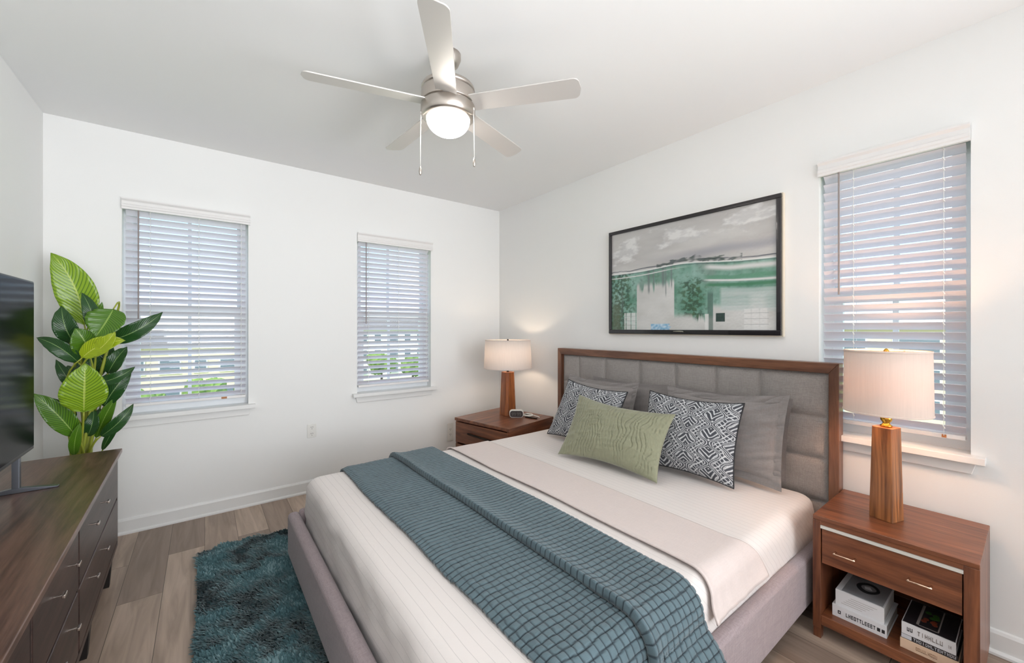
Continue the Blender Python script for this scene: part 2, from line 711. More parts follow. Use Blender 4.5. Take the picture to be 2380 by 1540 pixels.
M_DRK_F = wood('espresso_wood_front', lin(46, 33, 30), lin(82, 62, 56), 'y', rough=0.4, coat=0.0)
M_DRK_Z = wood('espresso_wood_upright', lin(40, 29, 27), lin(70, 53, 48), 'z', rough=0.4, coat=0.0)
M_FOOT = mat('black_wood_foot', lin(28, 24, 23), 0.5)
M_LAMPW = wood('acacia_lamp_wood', lin(104, 62, 34), lin(184, 120, 70), 'z', rough=0.4, scale=0.55, rings=3.0)
M_LAMPW2 = wood('mahogany_lamp_wood', lin(112, 58, 26), lin(176, 104, 52), 'z', rough=0.4, scale=1.0, rings=0.6)
M_BRASS = mat('polished_brass', lin(214, 164, 70), 0.2, metal=1.0)
M_BRONZE = mat('dark_bronze', lin(52, 40, 34), 0.4, metal=0.6)
M_CHAMP = mat('champagne_metal', lin(226, 196, 170), 0.22, metal=1.0)
M_STEEL = mat('polished_steel', lin(214, 204, 196), 0.2, metal=1.0)
M_STRIP = mat('brushed_light_strip', lin(226, 224, 216), 0.35, metal=0.2)
M_HBFAB = weave('headboard_grey_linen', lin(160, 154, 150), 240, 0.3, 0.13)
M_RAILFAB = weave('rail_mauve_grey_linen', lin(163, 149, 151), 220, 0.25, 0.12)
M_SHEET = sheet_material('white_pinstripe_cotton', lin(232, 225, 221))
M_BAND = weave('pale_taupe_sateen', lin(222, 209, 204), 200, 0.06, 0.03, rough=0.7)
M_SHAM = weave('grey_velvet_sham', lin(142, 136, 134), 130, 0.12, 0.07, rough=0.8, sheen=0.5)
M_GREEN = weave('sage_satin', lin(146, 147, 122), 120, 0.10, 0.07, rough=0.55, sheen=0.3, stretch=(1, 1, 0.35))
M_PATTERN = painted('charcoal_white_print', 0.9, 0.2, bump=0.3, bump_scale=260)
M_THROW = painted('teal_quilted_cotton', 0.85, 0.2, sheen=0.25, bump=0.25, bump_scale=320)
M_RUGBASE = mat('rug_backing_teal', lin(34, 60, 66), 0.95)
M_PAINTING = painted('abstract_painting', 0.3, 0.4)
M_TVBLK = mat('television_black', lin(16, 16, 18), 0.35)
M_SCREEN = mat('television_screen', lin(11, 12, 14), 0.14, spec=0.03)
M_TVFOOT = mat('television_foot_metal', lin(120, 124, 132), 0.3, metal=0.9)
M_FRAMEBLK = mat('picture_frame_black', lin(26, 22, 26), 0.25, coat=0.4)
M_FRAMESIDE = mat('picture_edge_cream', lin(222, 212, 192), 0.5)
M_PLASTIC = mat('white_plastic', lin(236, 235, 230), 0.4)
M_SLOT = mat('dark_slot', lin(60, 56, 54), 0.6)
M_CLOCKFACE = mat('clock_face_dark', lin(58, 50, 48), 0.25)
M_DIGIT = mat('clock_digit_grey', lin(120, 116, 112), 0.5)
M_PAPER = mat('book_pages', lin(222, 220, 216), 0.9, bump=0.3, bump_scale=400)
M_BKWHITE = mat('book_cover_white', lin(226, 226, 228), 0.4)
M_BKGREY = mat('book_cover_grey', lin(150, 150, 153), 0.35, vary=0.3, vary_scale=14)
M_BKPEACH = mat('book_cover_peach', lin(226, 196, 168), 0.5)
M_BKDARK = mat('book_cover_dark', lin(44, 40, 44), 0.35)
M_INK = mat('printed_ink', lin(40, 40, 44), 0.6)
M_INKPALE = mat('printed_ink_pale', lin(158, 150, 146), 0.6)
M_INKTAN = mat('printed_ink_tan', lin(186, 152, 124), 0.6)
M_INKWHITE = mat('printed_ink_white', lin(206, 208, 214), 0.6)
M_PHOTOGREEN = mat('print_green', lin(62, 104, 40), 0.5, vary=0.5, vary_scale=60)
M_PHOTORUST = mat('print_rust', lin(138, 66, 44), 0.5, vary=0.4, vary_scale=60)
M_POT = mat('pot_charcoal', lin(70, 68, 66), 0.6, bump=0.1)
M_SOIL = mat('potting_soil', lin(52, 40, 32), 0.95, bump=0.6, bump_scale=60)
M_STEM = mat('plant_stem_green', lin(150, 160, 50), 0.45, vary=0.25, vary_scale=12)
M_LEAF = [
    leaf_material('leaf_bright_green', lin(70, 112, 16), lin(138, 172, 36), lin(178, 198, 90)),
    leaf_material('leaf_mid_green', lin(34, 78, 14), lin(84, 128, 26), lin(140, 170, 80)),
    leaf_material('leaf_deep_green', lin(14, 46, 20), lin(40, 84, 34), lin(120, 150, 90)),
    leaf_material('leaf_young_yellow_green', lin(112, 142, 14), lin(168, 188, 34), lin(200, 210, 96)),
]

# ================================================================== room shell
H = 2.74
W = 3.504
YR = -6.8      # rear of the room, behind the camera


def wall_with_holes(name, horiz, a0, a1, holes, t, inner, outward):
    """wall of boxes around rectangular openings. horiz: axis of the wall ('x' or 'y')"""
    mb = MB()
    cuts = sorted({a0, a1} | {h[0] for h in holes} | {h[1] for h in holes})
    zc = sorted({0.0, H} | {h[2] for h in holes} | {h[3] for h in holes})
    A, Z = cuts, zc
    i0, i1 = (inner, inner + outward * t) if outward > 0 else (inner + outward * t, inner)

    def solid(i, j):
        if i < 0 or j < 0 or i >= len(A) - 1 or j >= len(Z) - 1:
            return False
        ca, cz = (A[i] + A[i + 1]) / 2, (Z[j] + Z[j + 1]) / 2
        return not any(h[0] < ca < h[1] and h[2] < cz < h[3] for h in holes)

    def P(a, d, z):
        return (a, d, z) if horiz == 'x' else (d, a, z)

    def q(*p):
        mb.add(p, [(0, 1, 2, 3)])
    for i in range(len(A) - 1):
        for j in range(len(Z) - 1):
            if not solid(i, j):
                continue
            b0, b1, z0, z1 = A[i], A[i + 1], Z[j], Z[j + 1]
            q(P(b0, i0, z0), P(b1, i0, z0), P(b1, i0, z1), P(b0, i0, z1))
            q(P(b0, i1, z0), P(b1, i1, z0), P(b1, i1, z1), P(b0, i1, z1))
            if not solid(i - 1, j):
                q(P(b0, i0, z0), P(b0, i1, z0), P(b0, i1, z1), P(b0, i0, z1))
            if not solid(i + 1, j):
                q(P(b1, i0, z0), P(b1, i1, z0), P(b1, i1, z1), P(b1, i0, z1))
            if not solid(i, j - 1):
                q(P(b0, i0, z0), P(b1, i0, z0), P(b1, i1, z0), P(b0, i1, z0))
            if not solid(i, j + 1):
                q(P(b0, i0, z1), P(b1, i0, z1), P(b1, i1, z1), P(b0, i1, z1))
    # weld
    o = mb.build(name, M_WALL)
    bm = bmesh.new()
    bm.from_mesh(o.data)
    bmesh.ops.remove_doubles(bm, verts=bm.verts, dist=1e-5)
    bmesh.ops.recalc_face_normals(bm, faces=bm.faces)
    bm.to_mesh(o.data)
    bm.free()
    return struct(o)


W1 = (-3.148, -2.428, 0.800, 2.275)
W2 = (-1.595, -0.862, 0.800, 2.262)
W3 = (-3.595, -3.038, 0.832, 2.300)
WT = 0.15
wall_with_holes('wall_back', 'x', -W - WT, WT, [W1, W2], WT, 0.0, 1)
wall_with_holes('wall_right', 'y', YR, 0.0, [W3], WT, 0.0, 1)
wall_with_holes('wall_left', 'y', YR, 0.0, [], WT, -W, -1)
wall_with_holes('wall_rear', 'x', -W - WT, WT, [], WT, YR, -1)
fl = struct(MB().box(-W - WT, WT, YR - WT, WT, -0.12, 0.0).build('floor', M_FLOOR))
ce = struct(MB().box(-W - WT, WT, YR - WT, WT, H, H + 0.12).build('ceiling', M_CEIL))


def baseboard(name, horiz, a0, a1, d, sgn):
    """profiled skirting with a small shoe moulding"""
    prof = [(0, 0), (0.026, 0), (0.026, 0.010), (0.020, 0.018), (0.014, 0.020), (0.014, 0.088), (0.009, 0.100), (0.003, 0.104), (0, 0.104)]
    mb = MB()
    n = len(prof)
    vs = []
    for a in (a0, a1):
        for p, z in prof:
            vs.append((a, d + sgn * p, z) if horiz == 'x' else (d + sgn * p, a, z))
    fs = [tuple(range(n)), tuple(range(2 * n - 1, n - 1, -1))]
    fs += [(i, (i + 1) % n, n + (i + 1) % n, n + i) for i in range(n)]
    mb.add(vs, fs)
    return struct(mb.build(name, M_TRIM))


baseboard('baseboard_back', 'x', -W, 0, 0, -1)
baseboard('baseboard_right', 'y', YR, -0.026, 0, -1)
baseboard('baseboard_left', 'y', YR, -0.026, -W, 1)


def swap(horiz):
    """maps window coordinates (along, outward depth, height) to world"""
    if horiz == 'x':
        return Matrix(((1, 0, 0, 0), (0, 1, 0, 0), (0, 0, 1, 0), (0, 0, 0, 1)))
    return Matrix(((0, 1, 0, 0), (1, 0, 0, 0), (0, 0, 1, 0), (0, 0, 0, 1)))


def window(name, horiz, hole, muntin):
    a0, a1, z0, z1 = hole
    T = swap(horiz)
    root = bpy.data.objects.new(name, None)
    COL.objects.link(root)
    root['kind'] = 'structure'
    ac = (a0 + a1) / 2
    root.location = T @ Vector((ac, 0.1, z0))
    off = root.location
    zm = z0 + 0.505 * (z1 - z0)
    f = MB()
    fw = 0.045
    for b in ((a0, a0 + fw, 0.085, 0.145, z0, z1), (a1 - fw, a1, 0.085, 0.145, z0, z1),
              (a0 + fw, a1 - fw, 0.085, 0.145, z0, z0 + fw), (a0 + fw, a1 - fw, 0.085, 0.145, z1 - fw, z1)):
        f.box(*b, M=T)
    f.build('window_frame', M_VINYL, root, off=off)
    s = MB()
    sw = 0.04
    b0, b1 = a0 + fw, a1 - fw
    # lower sash (inner), meeting rail, upper sash (outer)
    for b in ((b0, b0 + sw, 0.088, 0.115, z0 + fw + sw, zm - 0.03), (b1 - sw, b1, 0.088, 0.115, z0 + fw + sw, zm - 0.03),
              (b0, b1, 0.088, 0.115, z0 + fw, z0 + fw + sw), (b0, b1, 0.088, 0.115, zm - 0.03, zm + 0.02)):
        s.box(*b, M=T)
    s.box(muntin - 0.011, muntin + 0.011, 0.094, 0.112, z0 + fw + sw, zm - 0.03, M=T)
    s.build('lower_sash', M_VINYL, root, off=off)
    u = MB()
    for b in ((b0, b0 + 0.022, 0.116, 0.142, zm + 0.02, z1 - fw - 0.022), (b1 - 0.022, b1, 0.116, 0.142, zm + 0.02, z1 - fw - 0.022),
              (b0, b1, 0.116, 0.142, zm - 0.02, zm + 0.02), (b0, b1, 0.116, 0.142, z1 - fw - 0.022, z1 - fw)):
        u.box(*b, M=T)
    u.box(muntin - 0.011, muntin + 0.011, 0.118, 0.138, zm + 0.02, z1 - fw - 0.022, M=T)
    u.build('upper_sash', M_VINYL, root, off=off)
    MB().box(b0 + sw, b1 - sw, 0.100, 0.104, z0 + fw + sw, zm - 0.03, M=T).build('lower_pane', M_GLASS, root, off=off)
    MB().box(b0 + 0.022, b1 - 0.022, 0.127, 0.131, zm + 0.02, z1 - fw - 0.022, M=T).build('upper_pane', M_GLASS, root, off=off)
    # stool and apron
    st = MB()
    st.box(a0 - 0.045, a1 + 0.045, -0.055, 0.0, z0 - 0.028, z0 + 0.002, M=T)
    st.box(a0 + 0.0, a1 - 0.0, 0.0, 0.086, z0 - 0.002, z0 + 0.002, M=T)
    st.build('window_sill', M_TRIM, root, bevel=0.004, off=off)
    ap = MB()
    q = [(a0 - 0.018, z0 - 0.028), (a1 + 0.018, z0 - 0.028), (a1 + 0.004, z0 - 0.082), (a0 - 0.004, z0 - 0.082)]
    vs = [T @ Vector((a, d, z)) for d in (-0.016, 0.0) for a, z in q]
    ap.add(vs, [(0, 1, 2, 3), (7, 6, 5, 4), (0, 4, 5, 1), (1, 5, 6, 2), (2, 6, 7, 3), (3, 7, 4, 0)])
    ap.build('sill_apron', M_TRIM, root, bevel=0.003, off=off)
    return root


window('window_1', 'x', W1, -2.79)
window('window_2', 'x', W2, -1.265)
window('window_3', 'y', W3, -3.335)


def blind(horiz, hole, label, cords, wand, wand_z, val_z, tilt, bottom, tagpos=None, n=29):
    """two-inch slat blind hung inside a window recess"""
    a0, a1, z0, z1 = hole
    T = swap(horiz)
    ac = (a0 + a1) / 2
    root = thing('window_blind', label, 'window blind', tuple(T @ Vector((ac, 0.035, z0 + 0.002))))
    off = root.location
    v = MB()
    prof = [(-0.022, val_z), (-0.022, val_z + 0.012), (-0.026, val_z + 0.018), (-0.026, val_z + 0.030), (-0.020, val_z + 0.036),
            (-0.020, z1 - 0.016), (-0.032, z1 - 0.004), (-0.032, z1 + 0.004), (-0.004, z1 + 0.004), (-0.004, val_z)]
    m = len(prof)
    vs = [T @ Vector((a, d, z)) for a in (a0 + 0.0, a1 - 0.0 + (0.012 if horiz == 'x' else 0)) for d, z in prof]
    v.add(vs, [tuple(range(m)), tuple(range(2 * m - 1, m - 1, -1))] + [(i, (i + 1) % m, m + (i + 1) % m, m + i) for i in range(m)])
    v.build('valance', M_VALANCE, root, off=off)
    hr = MB().box(a0 + 0.004, a1 - 0.004, 0.008, 0.062, z1 - 0.045, z1 - 0.002, M=T)
    hr.build('head_rail', M_VALANCE, root, off=off)
    top = val_z - 0.012
    pitch = (top - (z0 + bottom + 0.02)) / (n - 1)
    s = MB()
    b0, b1 = a0 + 0.016, a1 - 0.016
    rnd = random.Random(int(abs(a0) * 1000))
    for k in range(n):
        zc = top - k * pitch
        th = tilt + rnd.uniform(-0.02, 0.02)
        pts = []
        for q in range(6):
            w = (q / 5 - 0.5) * 0.050
            crown = 0.0022 * (1 - (2 * w / 0.05) ** 2)
            # inner edge (towards the room) high, outer edge low
            d = 0.036 + w * math.cos(th) + crown * math.sin(th)
            z = zc - w * math.sin(th) + crown * math.cos(th)
            pts.append((d, z))
        tk = 0.0026
        loop = pts + [(d - tk * math.sin(th), z - tk * math.cos(th)) for d, z in reversed(pts)]
        m = len(loop)
        vs = [T @ Vector((a, d, z)) for a in (b0, b1) for d, z in loop]
        s.add(vs, [tuple(range(m)), tuple(range(2 * m - 1, m - 1, -1))] + [(i, (i + 1) % m, m + (i + 1) % m, m + i) for i in range(m)])
    s.build('slats', M_SLAT, root, off=off)
    zb = z0 + bottom - 0.012
    br = MB().box(b0, b1, 0.012, 0.060, zb - 0.012, zb + 0.008, M=T)
    br.build('bottom_rail', M_VALANCE, root, bevel=0.003, off=off)
    for c in cords:
        cm = MB()
        for d in (0.008, 0.064):
            cm.tube([T @ Vector((c, d, z1 - 0.04)), T @ Vector((c, d, (z1 + zb) / 2)), T @ Vector((c, d, zb))], 0.0011, 6)
        for k in range(n):        # short knots where the ladder meets each slat
            zc = top - k * pitch + 0.012
            p = [T @ Vector((c + 0.004, 0.007, zc + 0.006)), T @ Vector((c - 0.003, 0.005, zc - 0.010))]
            cm.tube(p, 0.0026, 6)
        cm.build('ladder_cord', M_CORD, root, off=off)
    wm = MB().tube([T @ Vector((wand, -0.012, val_z + 0.01)), T @ Vector((wand, -0.012, (val_z + wand_z) / 2)), T @ Vector((wand, -0.012, wand_z))], 0.0042, 8)
    wm.build('tilt_wand', M_WAND, root, off=off)
    if tagpos:
        tm = MB().box(tagpos[0], tagpos[1], 0.0095, 0.0118, zb - 0.009, zb + 0.005, M=T)
        tm.build('warning_tag', mat('orange_tag', lin(178, 118, 70), 0.5), root, off=off, label='small orange tag')
    return root


blind('x', W1, 'white slatted blind in the left back window, behind the tall potted plant', (-3.005, -2.735, -2.475), -3.064, 1.46, 2.205, R(38), 0.078, (-2.60, -2.565))
blind('x', W2, 'white slatted blind in the narrow back window nearer the room corner', (-1.49, -1.20, -0.91), -1.518, 1.437, 2.185, R(38), 0.074)
blind('y', W3, 'white slatted blind in the window on the headboard wall, behind the near lamp', (-3.186, -3.512), -3.129, 1.575, 2.228, R(44), 0.080, (-3.52, -3.505), n=28)

# ================================================================== outlets
def outlet(label, cx, cz, w=0.072, h=0.116):
    r = thing('wall_outlet', label, 'outlet', (cx, 0, cz))
    p = MB().prism([(a, b) for a, b in rrect(w, h, 0.008)], -0.006, 0.0, 'y')
    p.build('cover_plate', M_PLASTIC, r, bevel=0.002)
    for dz in (-0.027, 0.027):
        s = MB().prism([(a, b + dz) for a, b in rrect(0.032, 0.036, 0.012)], -0.008, -0.006, 'y').build('socket', M_PLASTIC, r)
        q = MB()
        q.box(-0.008, -0.005, -0.0086, -0.008, dz + 0.0, dz + 0.010)
        q.box(0.005, 0.008, -0.0086, -0.008, dz + 0.0, dz + 0.010)
        q.box(-0.002, 0.002, -0.0086, -0.008, dz - 0.012, dz - 0.007)
        q.build('slot', M_SLOT, s)
    return r


outlet('white double outlet on the back wall between the two blinds', -1.973, 0.520)
outlet('white outlet on the back wall, half hidden behind the far nightstand', -0.64, 0.30, 0.072, 0.19)

# ================================================================== bed
bed = thing('bed', 'grey upholstered king bed with a wood-framed tufted headboard', 'bed', (-1.2, -2.105, 0))
bo = Vector((-1.2, -2.105, 0))
HBL, HBR, HBT = -1.061, -3.150, 1.212
fr = MB()
fr.prism([(HBL, HBT), (HBL, 0.02), (HBL - 0.045, 0.02), (HBL - 0.045, HBT - 0.055)][::-1], -0.095, -0.022, 'x')
fr.build('headboard_post', M_HB_Z, bed, bevel=0.003, off=bo)
fr = MB()
fr.prism([(HBR, HBT), (HBR, 0.02), (HBR + 0.045, 0.02), (HBR + 0.045, HBT - 0.055)], -0.095, -0.022, 'x')
fr.build('headboard_post', M_HB_Z, bed, bevel=0.003, off=bo)
MB().prism([(HBR, HBT), (HBL, HBT), (HBL - 0.045, HBT - 0.055), (HBR + 0.045, HBT - 0.055)], -0.095, -0.022, 'x').build('headboard_top_rail', M_HB_Y, bed, bevel=0.003, off=bo)
# tufted panel: rows and columns of puffed rectangles
seams_y = [-1.106, -1.307, -1.60, -1.926, -2.22, -2.50, -2.765, -3.105]
seams_z = [0.20, 0.46, 0.69, 0.915, 1.157]


def puff(y, z):
    def seg(v, s):
        s = sorted(s)
        for a, b in zip(s[:-1], s[1:]):
            if a <= v <= b:
                return min(v - a, b - v)
        return 0.0
    d = min(seg(y, seams_y), seg(z, seams_z))
    return 0.024 * (1 - math.exp(-d / 0.022))


pm = MB()
pm.grid(lambda u, v: (-0.058 - puff(-1.106 - u * 1.999, 0.20 + v * 0.957), -1.106 - u * 1.999, 0.20 + v * 0.957), 230, 110)
pm.build('tufted_panel', M_HBFAB, bed, smooth=True, off=bo)
MB().box(-0.056, -0.03, -3.105, -1.106, 0.05, 1.157).build('panel_backing', M_HBFAB, bed, off=bo)
MB().box(-2.262, -0.10, -1.15, -1.095, 0.085, 0.325).build('side_rail', M_RAILFAB, bed, bevel=0.022, seg=4, off=bo)
MB().box(-2.262, -0.10, -3.125, -3.070, 0.085, 0.325).build('side_rail', M_RAILFAB, bed, bevel=0.022, seg=4, off=bo)
MB().box(-2.318, -2.255, -3.128, -1.092, 0.065, 0.315).build('foot_panel', M_RAILFAB, bed, bevel=0.026, seg=4, off=bo)
MB().box(-2.26, -0.10, -3.07, -1.15, 0.16, 0.20).build('slat_deck', M_FOOT, bed, off=bo)
for lx, ly in ((-2.20, -1.42), (-2.20, -2.90), (-0.35, -1.20), (-0.35, -2.98)):
    lm = MB()
    lm.add([(lx - 0.03, ly - 0.03, 0.16), (lx + 0.03, ly - 0.03, 0.16), (lx + 0.03, ly + 0.03, 0.16), (lx - 0.03, ly + 0.03, 0.16),
            (lx - 0.02, ly - 0.02, 0.012), (lx + 0.02, ly - 0.02, 0.012), (lx + 0.02, ly + 0.02, 0.012), (lx - 0.02, ly + 0.02, 0.012)],
           [(3, 2, 1, 0), (4, 5, 6, 7), (0, 1, 5, 4), (1, 2, 6, 5), (2, 3, 7, 6), (3, 0, 4, 7)])
    lm.build('leg', M_FOOT, bed, off=bo)

# ------------------------------------------------------------------ mattress
MX0, MX1, MY0, MY1, MZ0, MZ1 = -2.235, -0.105, -3.070, -1.110, 0.21, 0.510


def mattress():
    mb = MB()
    nu, nv = 96, 90
    r = 0.065

    def top(u, v):
        return MX0 + u * (MX1 - MX0), MY0 + v * (MY1 - MY0)

    def P(sx, sy, lvl):
        pass
    # closed lofted box: rings from the bottom edge up the side, round the shoulder, over the top
    rings = []
    prof = [(0.0, MZ0)]
    prof += [(0.0 + 0.006 * math.sin(PI * k / 6), MZ0 + (MZ1 - r - MZ0) * k / 6) for k in range(1, 7)]
    prof += [(-(r - r * math.cos(R(a))), MZ1 - r + r * math.sin(R(a))) for a in (15, 30, 45, 60, 75, 90)]
    base = []
    n1, n2 = 110, 100
    cr = 0.09
    pts = []
    hx, hy = (MX1 - MX0) / 2, (MY1 - MY0) / 2
    cx, cy = (MX0 + MX1) / 2, (MY0 + MY1) / 2

    def loop(d):
        out = []
        for sx, sy, a0 in ((1, 1, 0), (-1, 1, 90), (-1, -1, 180), (1, -1, 270)):
            ox, oy = cx + sx * (hx - cr), cy + sy * (hy - cr)
            for k in range(9):
                a = R(a0 + 90 * k / 8)
                out.append((ox + (cr + d) * math.cos(a), oy + (cr + d) * math.sin(a)))
            # straight run to the next corner
            nxt = {(1, 1): (cx - (hx - cr), cy + hy + d), (-1, 1): (cx - hx - d, cy - (hy - cr)), (-1, -1): (cx + (hx - cr), cy - hy - d), (1, -1): (cx + hx + d, cy + (hy - cr))}[(sx, sy)]
            p = out[-1]
            for k in range(1, 60):
                t = k / 60
                out.append((p[0] + (nxt[0] - p[0]) * t, p[1] + (nxt[1] - p[1]) * t))
        return out
    L0 = None
    for d, z in prof:
        lp = loop(d)
        if L0 is None:
            L0 = len(lp)
        ring = []
        for i, (x, y) in enumerate(lp):
            dx, dy = x - cx, y - cy
            side = 1 - smooth01(MZ1 - r, MZ1, z)
            # gathered creases where the cover is tucked behind the rail
            near = math.exp(-((x - MX1 + 0.25) / 0.35) ** 2) * (1 if y < cy else 0.3) + 0.35 * (1 if x < MX0 + 0.1 else 0) + 0.25
            cre = (nz(x * 7 + z * 22, y * 7 - z * 8, z * 3) * 0.016 + nz(x * 13 + z * 45, y * 9 - z * 20, 4) * 0.008) * side * near
            ln = math.hypot(dx, dy)
            ring.append((x + dx / ln * cre, y + dy / ln * cre, z + 0.003 * nz(x * 2, y * 2)))
        rings.append(ring)
    vs = [p for ring in rings for p in ring]
    fs = []
    for j in range(len(rings) - 1):
        for i in range(L0):
            i2 = (i + 1) % L0
            fs.append((j * L0 + i, j * L0 + i2, (j + 1) * L0 + i2, (j + 1) * L0 + i))
    mb.add(vs, fs)
    # top: shrinking loops to the centre
    last = rings[-1]
    prev = (len(rings) - 1) * L0
    steps = 26
    for s in range(1, steps + 1):
        t = s / steps
        cur = []
        for x, y, z in last:
            xx, yy = x + (cx - x) * t * 0.999, y + (cy - y) * t * 0.999
            hgt = MZ1 + 0.006 * (1 - (1 - t) ** 2) + 0.004 * nz(xx * 1.7, yy * 1.7) * t + 0.003 * nz(xx * 2, yy * 2) * (1 - t)
            cur.append((xx, yy, hgt))
        o = len(mb.v)
        mb.v += cur
        for i in range(L0):
            i2 = (i + 1) % L0
            mb.f.append((prev + i, prev + i2, o + i2, o + i))
        prev = o
    mb.f.append(tuple(prev + i for i in range(L0)))
    mb.f.append(tuple(range(L0 - 1, -1, -1)))
    o = mb.build('mattress', M_SHEET, smooth=True, off=(cx, cy, MZ0))
    o.location = (cx, cy, MZ0)
    return tag(o, 'mattress made up in white pinstriped bedding on the grey bed', 'mattress')


mattress()


def drape_path(lift, right_z, right_out, left_z):
    """(y, z, ny, nz) path over the mattress from its left side to its right side"""
    r = 0.065 + lift
    cz = MZ1 - 0.065
    pts = []
    yl, yr = MY1 - 0.065, MY0 + 0.065
    for k in range(5):
        pts.append((yl + r, left_z + (cz - left_z) * k / 5))
    for a in range(0, 91, 9):
        pts.append((yl + r * math.cos(R(a)), cz + r * math.sin(R(a))))
    for k in range(1, 60):
        y = yl + (yr - yl) * k / 60
        pts.append((y, MZ1 + lift + 0.005 * math.sin(PI * k / 60)))
    for a in range(90, 181, 9):
        pts.append((yr + r * math.cos(R(a)), cz + r * math.sin(R(a))))
    # down the right side, leaning out over the rail
    y0 = yr - r
    zs = [cz - 0.03, cz - 0.06, 0.37, 0.335, 0.30, 0.24, 0.17, 0.10, 0.05]
    for z in zs:
        if z < right_z:
            break
        t = smooth01(cz, 0.33, z)
        pts.append((y0 - right_out * t, z))
    return pts


class Path:
    def __init__(s, pts):
        s.p = pts
        s.l = [0]
        for a, b in zip(pts[:-1], pts[1:]):
            s.l.append(s.l[-1] + math.hypot(b[0] - a[0], b[1] - a[1]))
        s.len = s.l[-1]
        s.k = 0

    def at(s, d):
        d = max(0, min(s.len - 1e-6, d))
        lo, hi = 0, len(s.l) - 1
        while hi - lo > 1:
            m = (lo + hi) // 2
            if s.l[m] <= d:
                lo = m
            else:
                hi = m
        a, b = s.p[lo], s.p[hi]
        t = (d - s.l[lo]) / (s.l[hi] - s.l[lo])
        ty, tz = b[0] - a[0], b[1] - a[1]
        n = math.hypot(ty, tz)
        return a[0] + ty * t, a[1] + tz * t, tz / n, -ty / n   # outward normal


# ------------------------------------------------------------------ turned-down sheet band
def sheet_band():
    path = Path(drape_path(0.008, 0.345, 0.028, 0.36))
    mb = MB()
    nu, nv = 40, 200

    def fn(u, v):
        d = v * path.len
        y, z, ny, nzv = path.at(d)
        side = smooth01(path.len - 0.22, path.len, d)
        x0 = -1.285 + 0.015 * nz(d * 2.0, 1.0) - 0.02 * side
        x1 = -0.945 + 0.012 * nz(d * 1.5, 7.0) + 0.10 * side
        x = x0 + u * (x1 - x0)
        h = 0.010 * math.exp(-(u / 0.06) ** 2) + 0.003 * (1 - u) + 0.0025 * nz(x * 9, d * 5, 3)
        h += side * 0.006 * nz(x * 18, d * 6, 9)
        return (x, y + ny * h, z + nzv * h)
    mb.grid(fn, nu, nv)
    o = mb.build('folded_sheet', M_BAND, smooth=True, off=(-1.1, -2.1, MZ1))
    o.location = (-1.1, -2.1, MZ1)
    so = o.modifiers.new('thickness', 'SOLIDIFY')
    so.thickness = 0.007
    so.offset = -1
    return tag(o, 'pale taupe sheet band turned down across the bed above the teal throw', 'sheet')


sheet_band()


# ------------------------------------------------------------------ quilted throw
def throw():
    root = thing('throw_blanket', 'folded teal quilted throw lying across the foot of the bed', 'blanket', (-1.7, -2.1, MZ1))
    off = root.location
    dark, teal = lin(30, 39, 46), lin(92, 111, 118)

    def layer(name, x0, x1, lift, roll, left_z, seed, rz):
        path = Path(drape_path(lift, rz, 0.062 + lift * 0.4, left_z))
        mb = MB()
        nu = int((x1 - x0) / 0.0036)
        nv = int(path.len / 0.0032)
        cols = []

        def fn(u, v):
            d = v * path.len
            y, z, ny, nzv = path.at(d)
            xa = x0 + 0.010 * nz(d * 2.2, seed) + 0.020 * smooth01(path.len * 0.5, path.len, d) * (1 if name == 'lower_fold' else 0.5)
            xb = x1 + 0.012 * nz(d * 1.8, seed + 5)
            x = xa + u * (xb - xa)
            # quilted pebbles: stitched rows across, broken seams along
            wob = 0.010 * nz(x * 6, d * 6, seed) + 0.0045 * nz(x * 24, d * 18, seed)
            row = (d + wob * 0.8) / 0.027
            fr_ = abs(row - math.floor(row) - 0.5) * 2          # 1 on the seam
            near = 0.30 + 0.70 * smooth01(path.len * 0.45, path.len * 0.85, d)
            cpos = (x + 0.012 * nz(d * 5, x * 5, seed + 3) + 0.0035 * nz(d * 26, x * 18, seed)) / 0.029
            fc = abs(cpos - math.floor(cpos) - 0.5) * 2
            cst = near * smooth01(-0.45, 0.0, nz(x * 11, d * 11, seed + 8) + 0.75 * (near - 0.45))
            pf = (1 - fr_ ** 6) * (1 - 0.8 * cst * fc ** 8)
            h = 0.0055 * pf + 0.004 * nz(x * 6, d * 4, seed) + 0.0012 * nz(x * 60, d * 60, seed)
            edge = min(u, 1 - u)
            h += 0.008 * smooth01(0, 0.06, edge) - 0.004
            if roll:
                e_ = u * (xb - xa)
                h += 0.016 * math.exp(-(e_ / 0.055) ** 2) * smooth01(0, 0.016, e_ + 0.004) - 0.010 * math.exp(-(e_ / 0.008) ** 2)
                if e_ < 0.02:
                    x += 0.010 * (1 - e_ / 0.02) ** 2
            st = max(smooth01(0.76, 0.95, fr_), 0.9 * cst * smooth01(0.76, 0.95, fc))
            mixv = 0.12 * nz(x * 40, d * 40, 2) + 0.10 * nz(x * 5, d * 5, 4)
            c = [teal[i] * (1 + mixv) * (1 - st) + dark[i] * st for i in range(3)]
            cols.append(c)
            return (x, y + ny * h, z + nzv * h)
        mb.grid(fn, nu, nv)
        mb.c = cols
        o = mb.build(name, M_THROW, root, smooth=True, off=off)
        so = o.modifiers.new('thickness', 'SOLIDIFY')
        so.thickness = 0.010
        so.offset = -1
        return o
    layer('lower_fold', -2.030, -1.430, 0.016, False, 0.40, 1.0, 0.03)
    layer('upper_fold', -1.715, -1.400, 0.038, True, 0.42, 4.0, 0.03)
    return root


throw()


